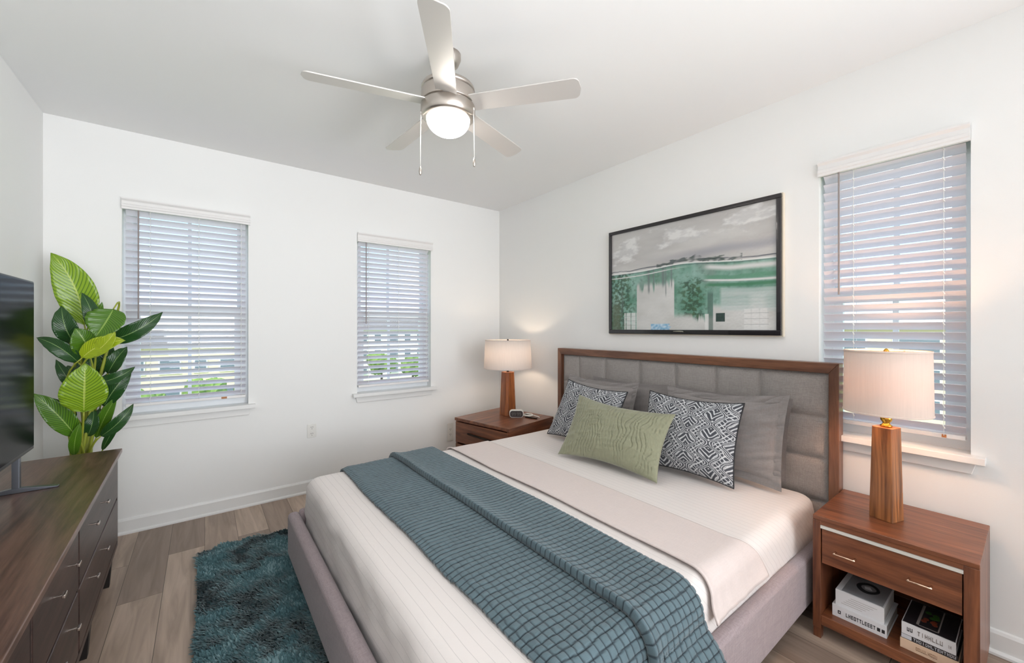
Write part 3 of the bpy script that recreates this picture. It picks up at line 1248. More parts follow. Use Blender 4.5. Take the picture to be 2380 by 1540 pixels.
# ------------------------------------------------------------------ pillows
def pillow(name, label, group, corners, thick, material, n=60, flange=0.0, pinch=0.05, pattern=None, seed=0.0, wrinkle=0.004, sag=0.0, piping=None, pleat=0.0):
    """corners: top-left, top-right, bottom-right, bottom-left seen from the room"""
    TL, TR, BR, BL = [Vector(c) for c in corners]
    ctr = (TL + TR + BR + BL) / 4
    nrm = ((TR - TL).cross(BL - TL)).normalized()      # sign is fixed below
    if nrm.x > 0:
        nrm = -nrm                                     # towards the room
    Wd = ((TR - TL).length + (BR - BL).length) / 2
    Hd = ((BL - TL).length + (BR - TR).length) / 2
    mb = MB()
    cols = [] if pattern else None

    def prof(a):
        t = min(1.0, max(0.0, a))
        return (1 - abs(2 * t - 1) ** 2.6) ** 0.62

    def pos(u, v, sgn):
        # v: 0 top .. 1 bottom
        pu = pinch * 4 * v * (1 - v) * (1 - 2 * u)
        pv = pinch * 4 * u * (1 - u) * (1 - 2 * v)
        uu = u + pu * Hd / Wd * 0.6
        vv = v + pv * 0.8
        p = (TL * (1 - uu) + TR * uu) * (1 - vv) + (BL * (1 - uu) + BR * uu) * vv
        fu = flange / Wd
        fv = flange / Hd
        a = (u - fu) / (1 - 2 * fu)
        b = (v - fv) / (1 - 2 * fv)
        h = thick / 2 * prof(a) * prof(b) if 0 < a < 1 and 0 < b < 1 else 0.0
        # creases fan out of the corners and seams
        e_ = min(u, 1 - u) + min(v, 1 - v)
        cr = wrinkle * nz(u * 6 + v * 14 + seed, v * 5 - u * 3, seed) * (0.4 + 1.2 * math.exp(-e_ / 0.3))
        h += cr * (prof(u) * prof(v)) ** 0.5
        h += 0.0015 if flange else 0.0
        if pleat:
            ph = u * 30 + 2.2 * nz(u * 3, v * 2.2, seed) + 1.2 * nz(u * 9, v * 5, seed + 2)
            h -= pleat * max(0.0, 1 - abs((ph % 1) - 0.5) * 7) * (0.3 + 0.7 * (nz(u * 5, v * 3, seed + 4) > -0.1)) * (prof(u) * prof(v)) ** 0.4
        p = p + nrm * (h * sgn)
        p.z += -sag * 4 * u * (1 - u) * (1 - v) * (0.6 + 0.4 * nz(u * 3, seed))
        return p
    for sgn in (1, -1):
        def fn(u, v, s=sgn):
            p = pos(u, v, s)
            if cols is not None:
                cols.append(pattern(u, v))
            return p
        mb.grid(fn, n, n, flip=(sgn < 0))
    mb.c = cols
    o = mb.build(name, material, smooth=True, off=ctr)
    bm = bmesh.new()
    bm.from_mesh(o.data)
    bmesh.ops.remove_doubles(bm, verts=bm.verts, dist=2e-4)
    bmesh.ops.recalc_face_normals(bm, faces=bm.faces)
    bm.to_mesh(o.data)
    bm.free()
    o.location = ctr
    tag(o, label, 'pillow', group)
    if piping is not None:
        loop = []
        K = 40
        for k in range(K):
            loop.append(pos(k / K, 0, 1) - ctr)
        for k in range(K):
            loop.append(pos(1, k / K, 1) - ctr)
        for k in range(K):
            loop.append(pos(1 - k / K, 1, 1) - ctr)
        for k in range(K + 1):
            loop.append(pos(0, 1 - k / K, 1) - ctr)
        MB().tube(loop, 0.0042, 6).build('piping', piping, o, smooth=True)
    return o


PAT_W, PAT_D = lin(222, 224, 226), lin(78, 80, 86)


def kilim(seed):
    def f(u, v):
        uu = u * 4.4 + 0.10 * nz(u * 7, v * 7, seed) + 0.05 * nz(u * 19, v * 19, seed)
        vv = v * 4.0 + 0.10 * nz(u * 6 + 9, v * 8, seed)
        a, b = uu + vv * 0.5 * 0 + 0.5 * math.floor(vv) * 0, vv
        # ogee columns: the two diagonals of each cell, repeated as parallel cords
        s = math.sin(2 * PI * vv / 1.0) * 0.23
        cx_ = uu - math.floor(uu) - 0.5
        left = abs(cx_) - (0.27 + s * (1 if math.floor(uu) % 2 == 0 else -1))
        fy = vv - math.floor(vv) - 0.5
        dia = abs(cx_) * 1.0 + abs(fy) * 0.9
        t = 0.0
        for k in (-0.10, 0.0, 0.10):
            t = max(t, 1 - smooth01(0.010, 0.024, abs(left - k)))
        ring = dia * 5.0
        rr = abs(ring - math.floor(ring) - 0.5) * 2
        if left < -0.13:
            t = max(t, smooth01(0.55, 0.8, rr))
        if left > 0.14:
            lat = (uu + vv) * 4.5
            lat2 = (uu - vv) * 4.5
            t = max(t, smooth01(0.62, 0.85, abs(lat - math.floor(lat) - 0.5) * 2), smooth01(0.66, 0.88, abs(lat2 - math.floor(lat2) - 0.5) * 2))
        t *= 0.92 + 0.08 * nz(u * 60, v * 60, seed)
        return [PAT_D[i] * (1 - t) + PAT_W[i] * t for i in range(3)]
    return f


GS = 'grey velvet shams against the headboard'
pillow('sham_pillow', 'grey sham half hidden at the middle of the headboard, behind the left sham', GS,
       [(-.125, -1.52, 1.0), (-.125, -2.205, 1.0), (-.135, -2.19, .535), (-.135, -1.52, .535)], 0.055, M_SHAM, flange=0.03, seed=3)
pillow('sham_pillow', 'grey sham showing only an edge behind the big near sham', GS,
       [(-.125, -2.26, 1.005), (-.125, -2.955, 1.005), (-.135, -2.925, .535), (-.135, -2.27, .535)], 0.055, M_SHAM, flange=0.03, seed=8)
pillow('sham_pillow', 'grey velvet sham at the far end of the headboard, behind the left patterned cushion', GS,
       [(-.21, -1.32, 1.008), (-.215, -2.03, 1.003), (-.295, -1.995, .535), (-.295, -1.32, .535)], 0.11, M_SHAM, n=90, flange=0.035, seed=5, sag=0.02, wrinkle=0.018)
pillow('sham_pillow', 'largest grey velvet sham, nearest the lamp with books below', GS,
       [(-.21, -2.248, 1.011), (-.21, -2.968, 1.038), (-.285, -2.953, .530), (-.295, -2.27, .535)], 0.115, M_SHAM, n=100, flange=0.04, seed=11, wrinkle=0.024, sag=0.02)
GP = 'charcoal and white printed cushions'
pillow('patterned_cushion', 'charcoal and white printed cushion left of the sage cushion', GP,
       [(-.325, -1.43, .975), (-.37, -2.045, .952), (-.485, -1.98, .535), (-.475, -1.335, .535)], 0.15, M_PATTERN, n=230, pinch=0.07, pattern=kilim(2.0), seed=2, piping=M_INK)
pillow('patterned_cushion', 'charcoal and white printed cushion right of the sage cushion', GP,
       [(-.345, -2.205, .980), (-.345, -2.795, .982), (-.440, -2.780, .532), (-.50, -2.20, .535)], 0.16, M_PATTERN, n=230, pinch=0.07, pattern=kilim(6.0), seed=6, piping=M_INK)
pillow('lumbar_cushion', 'oblong sage green cushion in front of the other pillows', None,
       [(-.515, -1.725, .910), (-.50, -2.480, .890), (-.700, -2.485, .530), (-.775, -1.770, .532)], 0.17, M_GREEN, n=150, pinch=0.10, seed=9, wrinkle=0.010, pleat=0.009)

# ================================================================== near nightstand (right)
NS = (-0.265, -3.402, 0)
ns = thing('nightstand', 'walnut nightstand with one drawer and books on its open shelf', 'nightstand', NS)
X0, X1, Y0, Y1 = -0.240, 0.235, -0.2495, 0.2495   # local: front at X0
MB().box(X0, X1, Y0, Y1, 0.530, 0.550).build('top', M_WAL_Y, ns, bevel=0.003)
sp = MB()
sp.box(X0, X1, Y1 - 0.030, Y1, 0.045, 0.530)
sp.build('side_panel', M_WAL_Z, ns, bevel=0.002)
sp = MB()
sp.box(X0, X1, Y0, Y0 + 0.040, 0.045, 0.530)
sp.build('side_panel', M_WAL_Z, ns, bevel=0.002)
MB().box(X1 - 0.012, X1, Y0 + 0.04, Y1 - 0.03, 0.105, 0.530).build('back_panel', M_WAL_Y, ns)
MB().box(X0 + 0.004, X1 - 0.012, Y0 + 0.04, Y1 - 0.03, 0.062, 0.105).build('shelf', M_WAL_Y, ns, bevel=0.002)
MB().box(X0 + 0.002, X0 + 0.03, Y0 + 0.04, Y1 - 0.03, 0.512, 0.530).build('top_rail', M_WAL_Y, ns)
MB().box(X0 - 0.004, X0 + 0.012, Y0 + 0.040, Y1 - 0.030, 0.499, 0.511).build('light_strip', M_STRIP, ns, label='pale metal strip above the drawer')
dr = MB().box(X0 + 0.003, X0 + 0.022, Y0 + 0.043, Y1 - 0.033, 0.342, 0.496).build('drawer', M_WAL_Y, ns, bevel=0.002)
MB().box(X0 + 0.022, X1 - 0.02, Y0 + 0.05, Y1 - 0.04, 0.350, 0.48).build('drawer_box', M_WAL_Y, dr)
for hy0, hy1 in ((0.166, 0.099), (-0.066, -0.128)):
    hm = MB()
    hm.tube([(X0 - 0.020, hy0 + 0.004, 0.411), (X0 - 0.020, (hy0 + hy1) / 2, 0.411), (X0 - 0.020, hy1 - 0.004, 0.411)], 0.0036, 8)
    for hy in (hy0, hy1):
        hm.tube([(X0 + 0.003, hy, 0.411), (X0 - 0.010, hy, 0.411), (X0 - 0.022, hy, 0.411)], 0.0042, 8)
    hm.build('handle', M_CHAMP, dr, smooth=True)
for fx in (X0 + 0.02, X1 - 0.02):
    for fy in (Y0 + 0.02, Y1 - 0.016):
        MB().box(fx - 0.016, fx + 0.016, fy - 0.014, fy + 0.014, 0.0, 0.05).build('foot', M_WAL_Z, ns)

# ================================================================== far nightstand (left)
nl = thing('nightstand', 'walnut nightstand with two drawers in the far corner by the bed', 'nightstand', (-0.429, -0.679, 0), R(11.5))
a, b = 0.3225, 0.345
MB().box(-a, a, -b, b, 0.522, 0.550).build('top', M_WAL_X, nl, bevel=0.003)
cs = MB()
cs.box(-a + 0.012, a - 0.005, -b + 0.006, -b + 0.03, 0.10, 0.522)
cs.build('side_panel', M_WAL_X, nl)
cs = MB()
cs.box(-a + 0.012, a - 0.005, b - 0.03, b - 0.006, 0.10, 0.522)
cs.build('side_panel', M_WAL_X, nl)
MB().box(-a + 0.03, a - 0.005, -b + 0.03, b - 0.03, 0.10, 0.12).build('bottom_panel', M_WAL_Y, nl)
MB().box(a - 0.02, a - 0.005, -b + 0.03, b - 0.03, 0.12, 0.522).build('back_panel', M_WAL_Y, nl)
for z0, z1 in ((0.322, 0.512), (0.115, 0.305)):
    d = MB().box(-a + 0.002, -a + 0.024, -b + 0.012, b - 0.012, z0, z1).build('drawer', M_WAL_Y, nl, bevel=0.002)
    MB().box(-a + 0.024, a - 0.05, -b + 0.035, b - 0.035, z0 + 0.015, z1 - 0.02).build('drawer_box', M_WAL_Y, d)
    hm = MB()
    zc = (z0 + z1) / 2
    hm.prism([(0.16, zc + 0.014), (0.145, zc + 0.018), (-0.145, zc + 0.006), (-0.16, zc - 0.004), (-0.145, zc - 0.010), (0.145, zc + 0.004)][::-1], -a - 0.016, -a - 0.006, 'x')
    hm.box(-a - 0.008, -a + 0.004, 0.13, 0.15, zc + 0.004, zc + 0.014)
    hm.box(-a - 0.008, -a + 0.004, -0.15, -0.13, zc - 0.006, zc + 0.004)
    hm.build('handle', M_BRONZE, d)
for fx in (-a + 0.05, a - 0.05):
    for fy in (-b + 0.05, b - 0.05):
        MB().lathe([(0.012, 0.0), (0.020, 0.10)], 12, (fx, fy)).build('leg', M_WAL_Z, nl)


# ================================================================== table lamps
def lamp(label, loc, rz, base_w, top_w, base_h, chamfer, shade_r0, shade_r1, sz0, sz1, wood_m, neck_m, bulb_m, shade_m, seed, brass_knob):
    r = thing('table_lamp', label, 'lamp', loc, rz)

    def octa(w, c):
        h = w / 2
        return [(h, -h + c), (h, h - c), (h - c, h), (-h + c, h), (-h, h - c), (-h, -h + c), (-h + c, -h), (h - c, -h)]
    mb = MB()
    levels = 10
    rings = []
    for k in range(levels + 1):
        t = k / levels
        w = base_w + (top_w - base_w) * t
        rings.append([(x + 0.0012 * nz(t * 3, seed + i // 2), y + 0.0012 * nz(t * 3 + 5, seed + i // 2), base_h * t) for i, (x, y) in enumerate(octa(w, chamfer))])
    n = 8
    vs = [p for q in rings for p in q]
    fs = [tuple(range(n - 1, -1, -1)), tuple(levels * n + i for i in range(n))]
    for k in range(levels):
        fs += [(k * n + i, k * n + (i + 1) % n, (k + 1) * n + (i + 1) % n, (k + 1) * n + i) for i in range(n)]
    mb.add(vs, fs)
    mb.build('base', wood_m, r, bevel=0.0025)
    nk = MB()
    if brass_knob:
        nk.lathe([(0.020, base_h), (0.022, base_h + 0.006), (0.014, base_h + 0.012), (0.012, base_h + 0.018), (0.020, base_h + 0.030), (0.021, base_h + 0.042), (0.011, base_h + 0.056), (0.008, base_h + 0.066), (0.008, sz0 + 0.09)], 20)
    else:
        nk.lathe([(0.014, base_h), (0.014, base_h + 0.006), (0.009, base_h + 0.010), (0.009, base_h + 0.03), (0.013, base_h + 0.034), (0.008, sz0 + 0.07)], 16)
    nk.build('neck', neck_m, r, smooth=True)
    bz = sz0 + 0.085
    MB().lathe([(0.010, bz), (0.014, bz + 0.015), (0.028, bz + 0.045), (0.030, bz + 0.060), (0.022, bz + 0.082), (0.006, bz + 0.092)], 20).build('bulb', bulb_m, r, smooth=True)
    sh = MB()
    nn = 64
    t = 0.0025
    sh.lathe([(shade_r0, sz0), (shade_r0 - (shade_r0 - shade_r1) * 0.5, (sz0 + sz1) / 2), (shade_r1, sz1), (shade_r1 - t, sz1), (shade_r0 - (shade_r0 - shade_r1) * 0.5 - t, (sz0 + sz1) / 2), (shade_r0 - t, sz0), (shade_r0, sz0)], nn, cap0=False, cap1=False)
    shade = sh.build('lamp_shade', shade_m, r, smooth=True)
    for (rr, z) in ((shade_r0, sz0), (shade_r1, sz1)):
        sh2 = MB()
        sh2.lathe([(rr + 0.001, z - 0.004), (rr + 0.0022, z), (rr + 0.001, z + 0.004), (rr - 0.004, z + 0.004), (rr - 0.004, z - 0.004), (rr + 0.001, z - 0.004)], nn, cap0=False, cap1=False)
        sh2.build('shade_trim', shade_m, shade, smooth=True)
    # harp, spider and finial
    hp = MB()
    hp.tube([(0, 0.03, sz0 + 0.07), (0, 0.055, sz0 + 0.13), (0, 0.050, sz1 - 0.06), (0, 0.0, sz1 - 0.016), (0, -0.050, sz1 - 0.06), (0, -0.055, sz0 + 0.13), (0, -0.03, sz0 + 0.07), (0, 0, sz0 + 0.065)], 0.0025, 6)
    for k in range(3):
        an = 2 * PI * k / 3
        hp.tube([(0, 0, sz1 - 0.014), (0.5 * shade_r1 * math.cos(an), 0.5 * shade_r1 * math.sin(an), sz1 - 0.010), ((shade_r1 - 0.002) * math.cos(an), (shade_r1 - 0.002) * math.sin(an), sz1 - 0.008)], 0.0022, 6)
    hp.build('harp', neck_m, r, smooth=True)
    MB().lathe([(0.004, sz1 - 0.014), (0.009, sz1 - 0.006), (0.010, sz1 + 0.002), (0.006, sz1 + 0.008), (0.002, sz1 + 0.012)], 14).build('finial', neck_m, r, smooth=True)
    return r


lamp('near table lamp with a rough wooden block base and peach-lit shade', (-0.290, -3.365, 0.550), R(-16), 0.088, 0.074, 0.407, 0.004,
     0.150, 0.146, 0.474, 0.744, M_LAMPW, M_BRASS, M_BULB2, M_SHADE2, 3, True)
lamp('far table lamp in the room corner with a tapered reddish wood base', (-0.335, -0.610, 0.550), 0.0, 0.138, 0.112, 0.418, 0.026,
     0.236, 0.222, 0.458, 0.728, M_LAMPW2, M_BRONZE, M_BULB, M_SHADE, 9, False)

# ================================================================== things on the far nightstand
ck = thing('alarm_clock', 'small white alarm clock with a dark face beside the far lamp base', 'clock', (-0.345, -0.760, 0.550), R(-38))
MB().prism([(x, z + 0.036) for x, z in rrect(0.135, 0.072, 0.028)], -0.022, 0.022, 'y').build('case', M_PLASTIC, ck, bevel=0.004)
fc_ = MB().prism([(x, z + 0.035) for x, z in rrect(0.122, 0.058, 0.022)], -0.0245, -0.021, 'y').build('face', M_CLOCKFACE, ck)
dg = MB()
for dx in (-0.038, -0.016, 0.012, 0.034):       # seven-segment style bars
    dg.box(dx - 0.006, dx + 0.006, -0.0255, -0.0243, 0.046, 0.048)
    dg.box(dx - 0.006, dx + 0.006, -0.0255, -0.0243, 0.034, 0.036)
    dg.box(dx - 0.006, dx + 0.006, -0.0255, -0.0243, 0.022, 0.024)
    dg.box(dx + 0.006, dx + 0.008, -0.0255, -0.0243, 0.022, 0.048)
    dg.box(dx - 0.008, dx - 0.006, -0.0255, -0.0243, 0.036, 0.048)
dg.build('digits', M_DIGIT, fc_)
cb = thing('charging_cable', 'coiled white charging cable lying right of the alarm clock', 'cable', (-0.215, -0.820, 0.550))
pts = []
for k in range(46):
    an = k / 45 * 4.5 * PI
    rr = 0.052 - 0.012 * k / 45
    pts.append((rr * math.cos(an) * 0.9 - 0.01, rr * math.sin(an) + 0.03, 0.006 + 0.012 * k / 45))
pts += [(0.02, -0.03, 0.010), (0.03, -0.07, 0.006), (0.02, -0.10, 0.006)]
MB().tube(pts, 0.0045, 8).build('cord', M_PLASTIC, cb, smooth=True)
MB().box(-0.075, -0.055, -0.105, 0.02, 0.0, 0.012, M=Matrix.Rotation(R(18), 4, 'Z')).build('plug', M_BRONZE, cb, bevel=0.002, label='dark plug end')


# ================================================================== books on the shelf
def book(label, y0, y1, x0, x1, z0, z1, cover, extra=None, rz=0.0):
    cx_, cy_ = (x0 + x1) / 2, (y0 + y1) / 2
    r = thing('book', label, 'book', (cx_, cy_, z0), rz)
    w, d, h = abs(y1 - y0) / 2, (x1 - x0) / 2, z1 - z0
    t = 0.0028
    c = MB()
    c.box(-d, d, -w, w, 0, t)
    c.box(-d, d, -w, w, h - t, h)
    c.box(-d, -d + t, -w, w, t, h - t)     # spine faces the room
    c.build('cover', cover, r, bevel=0.0008)
    MB().box(-d + t, d - 0.004, -w + 0.004, w - 0.004, t, h - t).build('pages', M_PAPER, r)
    if extra:
        extra(r, w, d, h)
    return r


def glyphs(name, r, d, y0, y1, z0, z1, m, seed, n, thin=0.22):
    """a line of small printed letter strokes on a spine (spine plane x=-d)"""
    rn = random.Random(seed)
    g = MB()
    step = (y1 - y0) / n
    for k in range(n):
        a0 = y0 + step * k + step * 0.12
        a1 = y0 + step * (k + 1) - step * 0.12
        hh = z1 - z0
        th = abs(step) * thin
        sg = 1 if step > 0 else -1
        kind = rn.choice('ELHTIOU')

        def bar(p0, p1, q0, q1):
            g.box(-d - 0.0006, -d + 0.0002, min(p0, p1), max(p0, p1), q0, q1)
        if kind in 'ELHUO':
            bar(a0, a0 + sg * th, z0, z1)
        if kind in 'HUO':
            bar(a1 - sg * th, a1, z0, z1)
        if kind in 'EOT':
            bar(a0, a1, z1 - hh * 0.2, z1)
        if kind in 'ELOU':
            bar(a0, a1, z0, z0 + hh * 0.2)
        if kind in 'EH':
            bar(a0, a1, z0 + hh * 0.42, z0 + hh * 0.6)
        if kind in 'TI':
            m_ = (a0 + a1) / 2
            bar(m_ - sg * th / 2, m_ + sg * th / 2, z0, z1)
    g.build(name, m, r)


def ex_lower_left(r, w, d, h):
    glyphs('spine_lettering', r, d, w * 0.48, -w * 0.62, h * 0.30, h * 0.62, M_INK, 4, 11)
    for yy in (w * 0.72, -w * 0.72, -w * 0.88):
        MB().box(-d - 0.0006, -d + 0.0002, yy - 0.005, yy + 0.005, h * 0.32, h * 0.60).build('spine_symbol', M_INK, r)
    g = MB()
    g.box(-d - 0.0008, -d - 0.0006, w * 0.72 - 0.002, w * 0.72 + 0.002, h * 0.40, h * 0.52)
    g.build('symbol_centre', M_BKWHITE, r)


def ex_upper_left(r, w, d, h):
    MB().box(-d + 0.006, d - 0.012, -w + 0.006, w - 0.02, h, h + 0.0004).build('cover_photo', M_BKGREY, r)
    # black oval ring with a pale shape inside, printed on the cover
    g = MB()
    n = 40
    vs, fs = [], []
    for k in range(n):
        an = 2 * PI * k / n
        k1 = 1.0 + 0.10 * math.cos(2 * an)
        vs.append((0.008 + 0.046 * math.cos(an) * k1, -0.008 + 0.040 * math.sin(an), h + 0.0006))
        vs.append((0.010 + 0.026 * math.cos(an) * k1, -0.010 + 0.026 * math.sin(an), h + 0.0006))
    for k in range(n):
        k2 = (k + 1) % n
        fs.append((2 * k, 2 * k2, 2 * k2 + 1, 2 * k + 1))
    g.add(vs, fs)
    g.build('cover_ring', M_INK, r)
    g = MB()
    g.prism([(0.000, -0.024), (0.024, -0.012), (0.016, 0.006), (-0.004, 0.000)], h + 0.0003, h + 0.0009)
    g.build('cover_shape', M_BKWHITE, r)
    g = MB()
    for k in range(5):
        g.box(-d - 0.0006, -d + 0.0002, -w * (0.1 + 0.15 * k) - 0.002, w * (0.75 - 0.1 * k), h * (0.2 + 0.13 * k), h * (0.2 + 0.13 * k) + 0.0012)
    g.build('spine_stripes', M_INKPALE, r)


def ex_top_right(r, w, d, h):
    glyphs('spine_lettering', r, d, w * 0.40, -w * 0.55, h * 0.30, h * 0.66, M_INKPALE, 9, 7)
    glyphs('spine_mark', r, d, w * 0.80, w * 0.56, h * 0.34, h * 0.66, M_INK, 2, 2)
    glyphs('spine_mark', r, d, -w * 0.70, -w * 0.84, h * 0.34, h * 0.60, M_INKPALE, 5, 2)
    MB().box(-d + 0.004, d - 0.003, -w + 0.003, w - 0.003, h, h + 0.0007).build('cover_photo', M_BKDARK, r)
    g = MB()
    g.box(-d + 0.018, d - 0.012, -0.028, -0.024, h + 0.0007, h + 0.0010)
    g.box(-d + 0.018, d - 0.012, 0.028, 0.036, h + 0.0007, h + 0.0010)
    g.box(-d + 0.018, -d + 0.022, -0.028, 0.036, h + 0.0007, h + 0.0010)
    g.build('photo_border', M_INKPALE, r)
    g = MB()
    rn = random.Random(4)
    for k in range(5):
        px, py = rn.uniform(0.005, 0.045), rn.uniform(-0.016, 0.022)
        g.prism([(px + 0.012 * math.cos(2 * PI * i / 7), py + 0.010 * math.sin(2 * PI * i / 7)) for i in range(7)], h + 0.0007, h + 0.0011 + k * 0.00005)
    g.build('photo_foliage', M_PHOTOGREEN, r)
    g = MB()
    for k in range(5):
        px, py = rn.uniform(-0.045, -0.012), rn.uniform(-0.016, 0.022)
        g.prism([(px + 0.011 * math.cos(2 * PI * i / 6), py + 0.009 * math.sin(2 * PI * i / 6)) for i in range(6)], h + 0.0007, h + 0.0012 + k * 0.00005)
    g.build('photo_pot', M_PHOTORUST, r)


def ex_mid_right(r, w, d, h):
    glyphs('spine_lettering', r, d, w * 0.55, -w * 0.95, h * 0.22, h * 0.80, M_INKWHITE, 12, 14, 0.2)
    MB().box(-d - 0.0006, -d + 0.0002, w * 0.60, w * 0.98, h * 0.12, h * 0.9).build('spine_block', M_INKWHITE, r)


def ex_low_right(r, w, d, h):
    glyphs('spine_lettering', r, d, w * 0.45, -w * 0.30, h * 0.32, h * 0.66, M_INKTAN, 20, 9)
    MB().box(-d - 0.0006, -d + 0.0002, -w * 0.86, -w * 0.82, h * 0.25, h * 0.6).build('spine_mark', M_INK, r)


GB = None
book('white book with printed spine at the bottom of the left shelf stack', -3.395, -3.212, -0.455, -0.225, 0.105, 0.157, M_BKWHITE, ex_lower_left)
book('grey book with a black oval ring, on top of the left stack', -3.386, -3.222, -0.448, -0.235, 0.157, 0.224, M_BKWHITE, ex_upper_left)
book('peach book at the bottom of the right shelf stack', -3.598, -3.436, -0.462, -0.240, 0.105, 0.143, M_BKPEACH, ex_low_right)
book('thin dark-spined book in the middle of the right shelf stack', -3.594, -3.438, -0.458, -0.245, 0.143, 0.163, M_BKDARK, ex_mid_right)
book('white-spined book with a dark photo cover on top of the right stack', -3.590, -3.440, -0.460, -0.250, 0.163, 0.210, M_BKWHITE, ex_top_right)

# ================================================================== painting
pic = thing('framed_painting', 'black-framed abstract green and grey landscape painting above the headboard', 'painting', (0, -2.240, 1.768))
PW, PH = 1.256, 0.832
fw_ = 0.026
fm = MB()
for b_ in ((-PW / 2, PW / 2, PH / 2 - fw_, PH / 2), (-PW / 2, PW / 2, -PH / 2, -PH / 2 + 0.032), (-PW / 2, -PW / 2 + fw_, -PH / 2 + 0.032, PH / 2 - fw_), (PW / 2 - fw_, PW / 2, -PH / 2 + 0.032, PH / 2 - fw_)):
    fm.box(-0.042, -0.012, b_[0], b_[1], b_[2], b_[3])
fm.build('frame', M_FRAMEBLK, pic, bevel=0.003)
MB().box(-0.026, -0.001, -PW / 2 - 0.006, PW / 2 + 0.006, -PH / 2 - 0.006, PH / 2 + 0.004).build('backing', M_FRAMESIDE, pic, label='cream backing edge')
MB().prism([(-0.03, -PH / 2 + 0.017), (0.05, -PH / 2 + 0.020), (0.05, -PH / 2 + 0.023), (0.0, -PH / 2 + 0.026), (-0.025, -PH / 2 + 0.024)], -0.0435, -0.0415, 'x').build('frame_badge', M_STEEL, pic, label='small silver badge on the bottom edge')


